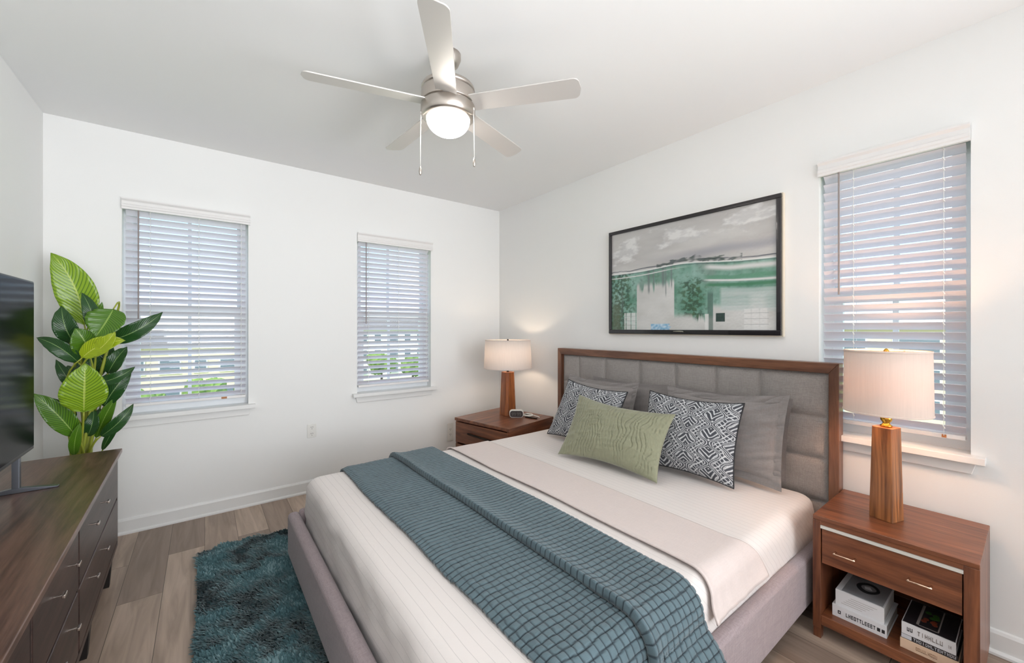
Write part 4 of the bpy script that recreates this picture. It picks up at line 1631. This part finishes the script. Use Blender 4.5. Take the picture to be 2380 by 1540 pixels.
def canvas():
    mb = MB()
    nu, nv = 330, 220
    cols = []
    sky_d, sky_l, wht = lin(176, 174, 172), lin(204, 203, 200), lin(226, 226, 224)
    green, pale, dark, gry, teal = lin(96, 142, 122), lin(150, 186, 174), lin(46, 70, 60), lin(184, 184, 180), lin(70, 116, 100)
    navy = lin(46, 56, 74)

    def mix(a, b, t):
        t = max(0.0, min(1.0, t))
        return [a[i] * (1 - t) + b[i] * t for i in range(3)]

    def fbm(x, y, z, o=4):
        v, a_ = 0.0, 1.0
        for _ in range(o):
            v += a_ * nz(x, y, z)
            x, y, a_ = x * 2.1 + 3.7, y * 2.1 + 1.3, a_ * 0.55
        return v

    def paint(s, t):
        # s: 0 left .. 1 right ; t: 0 bottom .. 1 top
        hz = 0.585 - 0.02 * s + 0.035 * math.exp(-((s - 0.52) / 0.22) ** 2)
        dl = t - hz
        if dl > 0.0:
            k = 0.55 + 0.5 * fbm(s * 2.2 + 3, t * 6, 0.3)
            c = mix(sky_d, sky_l, k)
            cy_ = 0.80 + 0.10 * s
            cl = 0.75 + 1.1 * fbm(s * 5 + 2, t * 8, 4, 5) - abs(t - cy_) * 8.5
            c = mix(c, wht, smooth01(0.15, 0.75, cl) * 0.85)
            c = mix(c, lin(168, 167, 168), 0.45 * smooth01(0.1, 0.5, cl) * smooth01(0.3, -0.3, fbm(s * 9, t * 14 + 0.4, 4)))
            bd = smooth01(0.06, 0.0, abs(t - (0.665 + 0.02 * s) - 0.02 * nz(s * 6, 2)))
            c = mix(c, lin(158, 158, 166), bd * 0.75 * smooth01(0.15, 0.7, s))
            c = mix(c, wht, 0.5 * smooth01(0.05, 0.0, dl) * smooth01(0.35, 0.0, s))
        else:
            d = -dl
            c = mix(lin(196, 196, 192), wht, 0.35 + 0.5 * fbm(s * 3, t * 4, 7))
            streak = fbm(s * 26, t * 1.5, 2, 3)
            g = mix(green, pale, 0.45 + 0.7 * fbm(s * 6, t * 5, 2) + 0.25 * streak)
            g = mix(g, lin(120, 132, 126), 0.5 * smooth01(0.0, 0.6, fbm(s * 5 + 4, t * 3, 11)))
            # foliage-like dabs
            tree = max(smooth01(0.16, 0.02, abs(s - 0.07)), smooth01(0.10, 0.03, abs(s - 0.57)) * smooth01(0.10, 0.2, d))
            dab = smooth01(0.05, 0.55, fbm(s * 42, t * 34, 6, 3) + 0.5 * tree - 0.10)
            g = mix(g, mix(dark, lin(70, 96, 62), 0.5 + fbm(s * 20, t * 20, 3)), dab * (0.25 + 0.6 * tree))
            # how far the green hangs down
            drip = 0.12 + 0.10 * (0.5 + 0.5 * nz(s * 9, 3.3)) + 0.16 * max(0.0, streak)
            if s < 0.20:
                drip = 0.62
            elif 0.46 < s < 0.69:
                drip = 0.50 + 0.15 * max(0, streak)
            elif s >= 0.69:
                drip = 0.40
            k = smooth01(drip + 0.015, drip - 0.05, d)
            c = mix(c, g, k)
            if s < 0.20:
                c = mix(c, lin(104, 112, 92), 0.7 * smooth01(0.2, 0.4, d) * smooth01(0.055, 0.015, abs(s - 0.035)))
                c = mix(c, lin(92, 108, 100), 0.6 * smooth01(0.012, 0.004, abs(s - 0.085 - 0.01 * nz(t * 9, 1))) * smooth01(0.1, 0.25, d))
            # grey brush pulls hanging in the pale middle
            for q, ln_, wd in ((0.285, 0.26, 0.010), (0.320, 0.20, 0.006), (0.385, 0.22, 0.012), (0.402, 0.31, 0.005), (0.44, 0.24, 0.006)):
                if d < ln_:
                    c = mix(c, lin(112, 122, 122), 0.75 * smooth01(wd, wd * 0.4, abs(s - q - 0.01 * d)) * smooth01(ln_, ln_ - 0.06, d))
            if s > 0.62:
                e_ = smooth01(0.62, 0.68, s)
                c = mix(c, lin(214, 216, 213), e_ * smooth01(0.035, 0.0, abs(d - 0.055 + 0.01 * nz(s * 7, 3))))
                c = mix(c, lin(98, 150, 124), 0.9 * e_ * smooth01(0.026, 0.008, abs(d - 0.128 - 0.035 * (1 - s) - 0.01 * nz(s * 12, 5))))
                c = mix(c, wht, 0.9 * e_ * smooth01(0.012, 0.004, abs(d - 0.165)))
                c = mix(c, lin(70, 128, 96), 0.9 * e_ * smooth01(0.020, 0.006, abs(d - 0.195 - 0.03 * (1 - s))))
                blk = smooth01(0.72, 0.74, s) * smooth01(0.22, 0.24, d) * smooth01(0.43, 0.40, d)
                c = mix(c, mix(lin(168, 190, 184), lin(206, 212, 210), 0.5 + 0.6 * fbm(s * 3, t * 40, 5)), blk * 0.85)
                c = mix(c, wht, 0.7 * smooth01(0.86, 0.90, s) * smooth01(0.97, 0.93, s) * smooth01(0.26, 0.30, d) * (0.5 + 0.5 * nz(t * 60, 1)))
            if 0.66 < s < 0.69:
                c = mix(c, lin(84, 108, 100), 0.75 * smooth01(0.25, 0.29, d))
            # bright window shapes low down
            if t < 0.17 and (0.10 < s < 0.20 or 0.85 < s < 0.965):
                wv = abs(((s * 26) % 1) - 0.5) * 2
                c = mix(c, wht, 0.75 * smooth01(0.95, 0.75, wv))
                c = mix(c, lin(150, 156, 156), 0.6 * smooth01(0.90, 0.97, abs(((t * 22) % 1) - 0.5) * 2))
            if t < 0.058 and 0.30 < s < 0.43 + 0.02 * nz(t * 60, 2):
                c = mix(lin(126, 176, 208), lin(210, 226, 236), 0.35 + 0.9 * nz(s * 60, t * 50))
            if 0.07 < t < 0.145 and 0.705 < s < 0.752:
                c = mix(dark, lin(60, 72, 74), 0.5 + nz(s * 90, t * 90))
            if 0.645 < s < 0.665 and t < 0.14:
                c = mix(c, wht, 0.8)
        # ruled and brushed strokes along the horizon
        w1 = 0.010 * nz(s * 9, 0.7) + 0.004 * nz(s * 30, 0.2)
        c = mix(c, navy, 0.85 * smooth01(0.007, 0.002, abs(dl - 0.018 - w1)) * smooth01(-0.6, 0.1, nz(s * 8, 9)))
        c = mix(c, wht, smooth01(0.009, 0.003, abs(dl + 0.004)))
        c = mix(c, navy, 0.7 * smooth01(0.004, 0.001, abs(dl + 0.018 + 0.5 * w1)))
        c = mix(c, wht, 0.9 * smooth01(0.007, 0.002, abs(dl + 0.050 - 0.02 * s)) * smooth01(0.6, 0.3, s))
        if 0.34 < s < 0.84 and 0.0 < dl < 0.045 + 0.03 * nz(s * 16, 5):
            c = mix(c, mix(dark, lin(88, 96, 98), 0.5 + nz(s * 40, t * 20)), 0.85 * smooth01(-0.3, 0.15, nz(s * 24, t * 40, 8)))
        return c

    ww, hh = PW - 2 * fw_, PH - fw_ - 0.032

    def fn(u, v):
        cols.append(paint(u, v))
        return (-0.030 - 0.0006 * nz(u * 90, v * 60), ww / 2 - u * ww, -PH / 2 + 0.032 + v * hh)
    mb.grid(fn, nu, nv)
    mb.c = cols
    mb.build('canvas', M_PAINTING, pic, smooth=True)


canvas()

# ================================================================== ceiling fan
FX, FY = -1.752, -2.012
fan = thing('ceiling_fan', 'brushed nickel five-blade ceiling fan with a lit globe', 'ceiling fan', (FX, FY, H))
MB().lathe([(0.062, 0.0), (0.062, -0.022), (0.050, -0.050), (0.032, -0.066), (0.016, -0.070)], 40).build('canopy', M_NICKEL, fan, smooth=True)
MB().lathe([(0.0125, -0.066), (0.0125, -0.16)], 16).build('downrod', M_NICKEL, fan, smooth=True)
MB().lathe([(0.030, -0.150), (0.060, -0.152), (0.112, -0.156), (0.126, -0.163), (0.130, -0.172), (0.130, -0.184)], 56).build('motor_cap', M_NICKEL, fan, smooth=True)
MB().lathe([(0.122, -0.183), (0.122, -0.191)], 56).build('gap_ring', M_BLACKLINE, fan)
MB().lathe([(0.130, -0.190), (0.131, -0.194), (0.131, -0.246), (0.130, -0.250)], 56).build('motor_housing', M_NICKEL, fan, smooth=True)
MB().lathe([(0.122, -0.249), (0.122, -0.257)], 56).build('gap_ring', M_BLACKLINE, fan)
MB().lathe([(0.130, -0.256), (0.132, -0.260), (0.132, -0.290), (0.126, -0.310), (0.117, -0.318)], 56).build('light_kit_rim', M_NICKEL, fan, smooth=True)
gl = [(0.106 * math.cos(R(a)), -0.318 - 0.080 * math.sin(R(a)) ** 1.0) for a in range(0, 86, 6)] + [(0.004, -0.3985)]
MB().lathe(gl, 48).build('globe', M_GLOBE, fan, smooth=True)
ph0 = 21.0
for k in range(5):
    an = R(ph0 + 72 * k)
    Mz = Matrix.Rotation(an, 4, 'Z') @ Matrix.Translation((0, 0, -0.250)) @ Matrix.Rotation(R(-13), 4, 'X')
    out = []
    L0, L1 = 0.112, 0.640
    w0, w1 = 0.050, 0.057
    rr = 0.028
    pts = [(L0, -w0), (L1 - rr, -w1)]
    for q in range(1, 6):
        t = R(90 * q / 6)
        pts.append((L1 - rr + rr * math.sin(t), -w1 + rr - rr * math.cos(t)))
    pts.append((L1 + 0.006, 0.0))
    for q in range(1, 6):
        t = R(90 * q / 6)
        pts.append((L1 - rr + rr * math.cos(t), w1 - rr + rr * math.sin(t)))
    pts += [(L1 - rr, w1), (L0, w0)]
    bl = MB()
    bl.prism(pts, -0.003, 0.003, 'z', M=Mz)
    bo_ = bl.build('blade', M_BLADE, fan, bevel=0.0012)
    br = MB()
    br.box(0.098, 0.150, -0.020, 0.020, 0.003, 0.009, M=Mz)
    br.build('blade_iron', M_NICKEL, bo_)
rv = Vector((0.794, -0.608, 0))
fv = Vector((0.608, 0.794, 0))
for off_, dz, zt in ((-0.128, -0.600, -0.30), (0.128, -0.560, -0.285)):
    p = rv * off_ - fv * 0.03
    cm = MB()
    cm.tube([(p.x, p.y, zt), (p.x * 1.02, p.y * 1.02, (zt + dz) / 2), (p.x * 1.02, p.y * 1.02, dz + 0.04)], 0.0022, 6)
    cm.lathe([(0.006, zt - 0.004), (0.006, zt + 0.008)], 10, (p.x * 0.985, p.y * 0.985))
    c_ = cm.build('pull_chain', M_CHAIN, fan, smooth=True)
    MB().lathe([(0.002, dz + 0.042), (0.006, dz + 0.028), (0.0075, dz + 0.014), (0.005, dz), (0.002, dz - 0.003)], 12, (p.x * 1.02, p.y * 1.02)).build('pull_knob', M_NICKEL, c_, smooth=True)

# ================================================================== dresser
DX0, DX1, DY0, DY1 = -3.452, -3.064, -2.78, -0.66
ds = thing('dresser', 'long dark brown wooden dresser along the left wall under the television', 'dresser', (-3.262, -1.72, 0), R(1.2))
do = Vector((-3.262, -1.72, 0))
tp = MB()
tp.box(DX0, DX1 + 0.016, DY0, DY1 + 0.008, 0.700, 0.722)
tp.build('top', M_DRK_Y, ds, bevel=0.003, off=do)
for y0, y1 in ((DY1 - 0.025, DY1), (DY0, DY0 + 0.025)):
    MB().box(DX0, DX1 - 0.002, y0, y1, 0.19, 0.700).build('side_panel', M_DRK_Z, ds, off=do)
MB().box(DX0, DX0 + 0.012, DY0 + 0.025, DY1 - 0.025, 0.19, 0.70).build('back_panel', M_DRK_F, ds, off=do)
MB().box(DX0 + 0.012, DX1 - 0.002, DY0 + 0.025, DY1 - 0.025, 0.19, 0.215).build('bottom_panel', M_DRK_F, ds, off=do)
cols_y = [(-0.690, -1.665), (-1.685, -2.225), (-2.245, -2.750)]
hand = [(-1.22, -1.48), (-1.84, -2.04), (-2.38, -2.62)]
for (ya, yb), hs_ in zip(cols_y, hand):
    for z0, z1, zh in ((0.462, 0.688, 0.612), (0.222, 0.450, 0.400)):
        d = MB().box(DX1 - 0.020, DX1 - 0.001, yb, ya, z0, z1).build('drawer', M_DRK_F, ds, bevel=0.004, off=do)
        MB().box(DX0 + 0.03, DX1 - 0.020, yb + 0.02, ya - 0.02, z0 + 0.015, z1 - 0.03).build('drawer_box', M_DRK_F, d, off=do)
        for hy in hs_:
            hm = MB()
            hm.tube([(DX1 - 0.003, hy, zh), (DX1 + 0.010, hy, zh), (DX1 + 0.022, hy, zh)], 0.0036, 8)
            hm.box(DX1 + 0.020, DX1 + 0.028, hy - 0.014, hy + 0.014, zh - 0.005, zh + 0.005)
            hm.build('pull', M_STEEL, d, bevel=0.0015, off=do)
for y0, y1 in ((-1.685, -1.665), (-2.245, -2.225)):
    MB().box(DX0 + 0.02, DX1 - 0.004, y0, y1, 0.215, 0.70).build('divider', M_DRK_Z, ds, off=do)
for fx in (DX0 + 0.05, DX1 - 0.045):
    for fy in (DY1 - 0.06, -1.32, -2.0, DY0 + 0.06):
        lm = MB()
        w0, w1 = 0.030, 0.017
        lm.add([(fx - w0, fy - w0, 0.19), (fx + w0, fy - w0, 0.19), (fx + w0, fy + w0, 0.19), (fx - w0, fy + w0, 0.19),
                (fx - w1, fy - w1, 0.0), (fx + w1, fy - w1, 0.0), (fx + w1, fy + w1, 0.0), (fx - w1, fy + w1, 0.0)],
               [(3, 2, 1, 0), (4, 5, 6, 7), (0, 1, 5, 4), (1, 2, 6, 5), (2, 3, 7, 6), (3, 0, 4, 7)])
        lm.build('leg', M_FOOT, ds, off=do)

# ================================================================== television
tv = thing('television', 'black flat-screen television standing on the dark dresser', 'television', (-3.305, -1.72, 0.722))
to = Vector((-3.305, -1.72, 0.722))
MB().box(-3.335, -3.300, -2.345, -1.095, 0.868, 1.600).build('cabinet', M_TVBLK, tv, bevel=0.004, off=to)
MB().box(-3.3005, -3.2985, -2.337, -1.103, 0.884, 1.592).build('screen', M_SCREEN, tv, off=to)
MB().box(-3.380, -3.334, -2.10, -1.34, 0.90, 1.25).build('rear_housing', M_TVBLK, tv, bevel=0.01, off=to)
for fy in (-1.235, -2.205):
    ft = MB()
    ft.prism([(-3.425, 0.722), (-3.200, 0.722), (-3.198, 0.728), (-3.300, 0.742), (-3.330, 0.742), (-3.425, 0.728)], fy - 0.012, fy + 0.012, 'y')
    ft.box(-3.328, -3.306, fy - 0.010, fy + 0.010, 0.735, 0.885)
    ft.build('foot', M_TVFOOT, tv, bevel=0.002, off=to)

# ================================================================== potted plant
PX, PY = -3.285, -0.33
plant = thing('potted_plant', 'tall leafy green potted plant in the corner behind the dresser', 'plant', (PX, PY, 0))
po = Vector((PX, PY, 0))
MB().lathe([(0.085, 0.0), (0.10, 0.02), (0.115, 0.30), (0.120, 0.33), (0.112, 0.33), (0.108, 0.30), (0.02, 0.29)], 40, cap1=True).build('pot', M_POT, plant, smooth=True)
MB().lathe([(0.108, 0.285), (0.08, 0.305), (0.03, 0.312)], 24).build('soil', M_SOIL, plant, smooth=True)
LEAVES = [   # base, middle, tip, half width, colour
    ((-3.282, -0.26, 1.416), (-3.318, -0.3, 1.647), (-3.409, -0.31, 1.831), 0.084, 0),
    ((-3.217, -0.4, 1.37), (-3.225, -0.44, 1.491), (-3.27, -0.4, 1.602), 0.035, 2),
    ((-3.23, -0.38, 1.443), (-3.199, -0.42, 1.492), (-3.182, -0.43, 1.549), 0.018, 1),
    ((-3.133, -0.44, 1.509), (-3.163, -0.48, 1.423), (-3.201, -0.49, 1.345), 0.082, 1),
    ((-3.16, -0.36, 1.321), (-3.029, -0.4, 1.387), (-2.916, -0.36, 1.5), 0.047, 2),
    ((-3.315, -0.33, 1.314), (-3.343, -0.37, 1.414), (-3.362, -0.33, 1.524), 0.048, 2),
    ((-3.368, -0.28, 1.388), (-3.375, -0.32, 1.424), (-3.398, -0.28, 1.461), 0.015, 2),
    ((-3.233, -0.42, 1.233), (-3.249, -0.46, 1.322), (-3.285, -0.47, 1.395), 0.060, 1),
    ((-3.279, -0.43, 1.2), (-3.346, -0.47, 1.29), (-3.438, -0.43, 1.344), 0.039, 2),
    ((-3.319, -0.27, 1.191), (-3.337, -0.31, 1.259), (-3.37, -0.27, 1.323), 0.028, 2),
    ((-3.219, -0.47, 1.244), (-3.16, -0.51, 1.303), (-3.115, -0.52, 1.377), 0.038, 3),
    ((-3.258, -0.46, 1.227), (-3.172, -0.5, 1.301), (-3.073, -0.51, 1.323), 0.046, 3),
    ((-3.307, -0.3, 1.034), (-3.346, -0.34, 1.124), (-3.39, -0.3, 1.213), 0.028, 2),
    ((-3.242, -0.52, 0.927), (-3.233, -0.56, 1.067), (-3.228, -0.57, 1.202), 0.090, 0),
    ((-3.207, -0.4, 1.074), (-3.118, -0.44, 1.103), (-3.043, -0.4, 1.159), 0.031, 2),
    ((-3.184, -0.36, 0.926), (-3.126, -0.4, 1.042), (-3.062, -0.36, 1.135), 0.043, 2),
    ((-3.21, -0.27, 0.925), (-3.189, -0.31, 1.027), (-3.179, -0.27, 1.121), 0.044, 2),
    ((-3.283, -0.46, 0.785), (-3.351, -0.5, 0.929), (-3.431, -0.51, 1.047), 0.050, 1),
    ((-3.307, -0.34, 0.874), (-3.357, -0.38, 0.948), (-3.426, -0.34, 0.998), 0.031, 2),
    ((-3.188, -0.42, 0.761), (-3.106, -0.46, 0.84), (-3.048, -0.42, 0.935), 0.033, 2),
    ((-3.19, -0.36, 0.664), (-3.141, -0.4, 0.781), (-3.091, -0.36, 0.877), 0.019, 2),
    ((-3.221, -0.33, 0.738), (-3.177, -0.37, 0.868), (-3.125, -0.38, 0.984), 0.032, 1),
    ((-3.291, -0.45, 0.673), (-3.28, -0.49, 0.776), (-3.258, -0.5, 0.864), 0.023, 1),
    ((-3.175, -0.3, 1.118), (-3.133, -0.34, 1.206), (-3.089, -0.3, 1.279), 0.042, 2),
    ((-3.245, -0.24, 1.089), (-3.252, -0.28, 1.174), (-3.272, -0.24, 1.254), 0.058, 2),
    ((-3.217, -0.24, 1.135), (-3.191, -0.28, 1.224), (-3.176, -0.24, 1.309), 0.049, 2),
    ((-3.301, -0.22, 1.024), (-3.324, -0.26, 1.101), (-3.36, -0.22, 1.171), 0.043, 2),
    ((-3.256, -0.34, 0.755), (-3.23, -0.38, 0.836), (-3.23, -0.34, 0.91), 0.032, 2),
    ((-3.239, -0.28, 0.749), (-3.216, -0.32, 0.833), (-3.212, -0.28, 0.908), 0.036, 2),
]


def make_leaf(i, Bp, Mp, Tp, hw, ci):
    rn = random.Random(i * 7 + 1)
    Bp, Mp, Tp = Vector(Bp) - po, Vector(Mp) - po, Vector(Tp) - po
    # quadratic spine through the three points
    Cp = Mp * 2 - (Bp + Tp) * 0.5
    facing = Vector((0.15, -0.85, 0.35 if ci in (0, 3) else 0.15))
    roll = rn.uniform(-0.35, 0.35)
    nu, nv = 10, 22
    vs, uvs, fs = [], [], []
    for j in range(nv + 1):
        t = j / nv
        p = Bp * (1 - t) ** 2 + Cp * 2 * t * (1 - t) + Tp * t * t
        tg = ((Cp - Bp) * 2 * (1 - t) + (Tp - Cp) * 2 * t).normalized()
        side = tg.cross(facing).normalized()
        side = (Matrix.Rotation(roll, 3, tg) @ side)
        nr = side.cross(tg).normalized()
        # ovate outline, drawn-out tip
        w = hw * 1.14 * (math.sin(PI * min(1.0, t ** 0.80)) ** 0.72) * (1 - 0.15 * t)
        if t > 0.85:
            w *= 1 - 0.35 * (t - 0.85) / 0.15
        w = max(w, 0.0008)
        for k in range(nu + 1):
            s = k / nu * 2 - 1
            fold = abs(s) ** 1.3 * w * (0.30 if ci != 0 else 0.20)
            rip = 0.0035 * math.sin(t * 34 + abs(s) * -6 + i) * abs(s) * (hw / 0.06)
            q = p + side * (s * w) + nr * (fold + rip)
            vs.append(q)
            uvs.append((k / nu, t))
    for j in range(nv):
        for k in range(nu):
            a_ = j * (nu + 1) + k
            fs.append((a_, a_ + 1, a_ + nu + 2, a_ + nu + 1))
    mb = MB()
    mb.add(vs, fs)
    o = mb.build('leaf', M_LEAF[ci], plant, smooth=True)
    ul = o.data.uv_layers.new(name='UVMap')
    for lp in o.data.loops:
        ul.data[lp.index].uv = uvs[lp.vertex_index]
    so = o.modifiers.new('thickness', 'SOLIDIFY')
    so.thickness = 0.0008
    return o


stm = MB()
for i, (Bp, Mp, Tp, hw, ci) in enumerate(LEAVES):
    make_leaf(i, Bp, Mp, Tp, hw, ci)
    rn = random.Random(i)
    b_ = Vector(Bp) - po
    g0 = Vector((rn.uniform(-0.035, 0.035), rn.uniform(-0.035, 0.035), 0.30))
    d0 = (Vector(Mp) - Vector(Bp)).normalized()
    L_ = (b_ - g0).length
    c1 = g0 + Vector((0, 0, L_ * 0.45))
    c2 = b_ - d0 * L_ * 0.25
    pts, rs = [], []
    for k in range(15):
        t = k / 14
        pts.append(g0 * (1 - t) ** 3 + c1 * 3 * t * (1 - t) ** 2 + c2 * 3 * t * t * (1 - t) + b_ * t ** 3)
        rs.append(0.0085 * (1 - t) + 0.0035)
    stm.tube(pts, rs, 7)
stm.build('stems', M_STEM, plant, smooth=True)

# ================================================================== rug
rug = thing('area_rug', 'shaggy dark teal rug on the wood floor at the foot of the bed', 'rug', (-1.9, -1.9, 0))
ro = Vector((-1.9, -1.9, 0))
RX0, RX1, RY0, RY1 = -2.735, -0.95, -3.25, -0.630
MB().prism([(x + (RX0 + RX1) / 2, y + (RY0 + RY1) / 2) for x, y in rrect(RX1 - RX0, RY1 - RY0, 0.05)], 0.0, 0.010, 'z').build('backing', M_RUGBASE, rug, off=ro)


def rug_pile():
    rn = random.Random(5)
    mb = MB()
    cols = []
    c0, c1, c2 = lin(36, 68, 74), lin(96, 130, 136), lin(138, 164, 167)

    def inside(x, y):
        d = 0.05
        for cx_, cy_ in ((RX0 + d, RY1 - d),):
            if x < cx_ and y > cy_ and math.hypot(x - cx_, y - cy_) > d:
                return False
        return True
    n = 0
    while n < 34000:
        x = rn.uniform(RX0 + 0.004, -2.02)
        y = rn.uniform(-2.35, RY1 - 0.004)
        if not inside(x, y):
            continue
        # only where the bed does not stand over it
        n += 1
        ang = 2.2 * nz(x * 5, y * 5, 1) + 1.3 * nz(x * 14, y * 14, 3) + 2.7
        lean = 0.55 + 0.4 * nz(x * 9, y * 9, 7) + rn.uniform(-0.25, 0.25)
        ang += rn.uniform(-0.5, 0.5)
        ln = 0.030 * (0.75 + 0.5 * rn.random()) * (1 + 0.5 * nz(x * 11, y * 11, 5))
        w = 0.0055 * (0.6 + 0.8 * rn.random())
        dx, dy = math.cos(ang), math.sin(ang)
        sx, sy = -dy * w, dx * w
        k = 0.62 + 0.45 * nz(x * 9, y * 9, 2) + rn.uniform(-0.35, 0.35)
        col = [c0[i] + (c1[i] - c0[i]) * max(0, min(1, k)) for i in range(3)]
        if k > 0.9:
            col = [col[i] * 0.5 + c2[i] * 0.5 for i in range(3)]
        o = len(mb.v)
        for q in range(4):
            t = q / 3
            bx = x + dx * ln * lean * 1.1 * t ** 1.4
            by = y + dy * ln * lean * 1.1 * t ** 1.4
            bz = 0.008 + ln * math.sqrt(max(0.05, 1 - min(0.95, lean) ** 2)) * t * (1.15 - 0.35 * t)
            ww = 1 - 0.75 * t ** 2
            mb.v.append((bx - sx * ww, by - sy * ww, bz))
            mb.v.append((bx + sx * ww, by + sy * ww, bz))
            cols += [col, col]
        for q in range(3):
            a_ = o + 2 * q
            mb.f.append((a_, a_ + 1, a_ + 3, a_ + 2))
    mb.c = cols
    m = painted('rug_pile_teal', 0.85, 0.2, sheen=0.3)
    o = mb.build('pile', m, rug, smooth=True, off=ro)
    o['kind'] = 'stuff'
    return o


rug_pile()

# ================================================================== outside
GZ = -7.0
M_LAWN = mat('lawn_green', lin(142, 158, 96), 0.95, vary=0.35, vary_scale=0.25)
M_STUCCO = mat('stucco_white', lin(232, 226, 216), 0.9)
M_STUCCO2 = mat('stucco_cream', lin(230, 214, 184), 0.9)
M_ROOF = mat('roof_grey', lin(120, 112, 108), 0.9)
M_DARKGL = mat('far_window_dark', lin(112, 122, 134), 0.2)
M_BARK = mat('tree_bark', lin(92, 74, 58), 0.9)
M_CROWN = mat('tree_foliage', lin(112, 138, 62), 0.9, vary=0.5, vary_scale=1.2)
gnd = struct(MB().box(-150, 200, -150, 220, GZ - 0.2, GZ).build('ground_outside', M_LAWN))


def building(label, x0, x1, y0, y1, h, wallm, floors, face, ncol, gable=True):
    """far block; face 'y' has its windows on the side at y0, face 'x' on the side at x0"""
    cx_, cy_ = (x0 + x1) / 2, (y0 + y1) / 2
    r = thing('apartment_building', label, 'building', (cx_, cy_, GZ))
    ww, dd = (x1 - x0) / 2, (y1 - y0) / 2
    MB().box(-ww, ww, -dd, dd, 0, h).build('wall', wallm, r)
    rf = MB()
    if gable:
        rf.prism([(-dd - 0.5, h), (dd + 0.5, h), (0, h + 1.6)], -ww - 0.5, ww + 0.5, 'x')
    else:
        rf.box(-ww - 0.4, ww + 0.4, -dd - 0.4, dd + 0.4, h, h + 0.4)
    rf.build('roof', M_ROOF, r)
    fh = (h - 0.6) / floors
    span = ww if face == 'y' else dd
    for f in range(floors):
        for k in range(ncol):
            c = -span + (k + 0.5) * 2 * span / ncol
            wdt = 2 * span / ncol * (0.24 if k % 2 else 0.36)
            z0 = 0.9 + f * fh
            z1 = z0 + 1.5
            if face == 'y':
                b_ = (c - wdt, c + wdt, -dd - 0.08, -dd + 0.02, z0, z1)
                p_ = (c - wdt + 0.12, c + wdt - 0.12, -dd - 0.12, -dd - 0.06, z0 + 0.12, z1 - 0.12)
            else:
                b_ = (-ww - 0.08, -ww + 0.02, c - wdt, c + wdt, z0, z1)
                p_ = (-ww - 0.12, -ww - 0.06, c - wdt + 0.12, c + wdt - 0.12, z0 + 0.12, z1 - 0.12)
            w_ = MB().box(*b_).build('window', M_TRIM, r)
            MB().box(*p_).build('pane', M_DARKGL, w_)
    return r


building('white apartment block seen through the narrow back window blind', 11, 34, 62, 74, 8.2, M_STUCCO, 3, 'y', 9)
building('cream low building seen through the lower half of the left back window', -16, 3, 48, 60, 6.6, M_STUCCO2, 2, 'y', 8)
building('cream building seen through the headboard wall window', 46, 60, -8, 26, 8.3, M_STUCCO2, 3, 'x', 8, gable=False)


def tree(label, x, y, h, rad, seed):
    r = thing('tree', label, 'tree', (x, y, GZ))
    rn = random.Random(seed)
    MB().tube([(0, 0, 0), (0.1, 0.05, h * 0.3), (0, 0.1, h * 0.7)], [0.22, 0.16, 0.08], 8).build('trunk', M_BARK, r)
    cr = MB()
    for k in range(9):
        c = Vector((rn.uniform(-0.55, 0.55) * rad, rn.uniform(-0.55, 0.55) * rad, h * 0.62 + rn.uniform(-0.3, 0.35) * rad))
        rr = rad * rn.uniform(0.42, 0.62)
        nu, nv = 20, 12

        def fn(u, v, c=c, rr=rr):
            a_, b_ = 2 * PI * u, PI * v - PI / 2
            d = Vector((math.cos(a_) * math.cos(b_), math.sin(a_) * math.cos(b_), math.sin(b_)))
            return c + d * rr * (1 + 0.35 * noise.noise(d * 3.3 + c))
        cr.grid(fn, nu, nv)
    cr.build('crown', M_CROWN, r, smooth=False)
    return r


tree('green tree in front of the white block, seen through the narrow window', 17.0, 52, 5.6, 2.0, 1)
tree('green tree left of the cream low building, outside the left window', -6.2, 34, 4.6, 1.7, 2)
tree('green tree before the middle of the cream low building', -2.6, 36, 4.8, 1.8, 3)
tree('bushy tree at the right corner of the cream low building', 1.2, 38, 4.4, 1.8, 4)
tree('small tree right of the white block entrance, seen through the narrow window', 22.5, 54, 4.4, 1.7, 5)
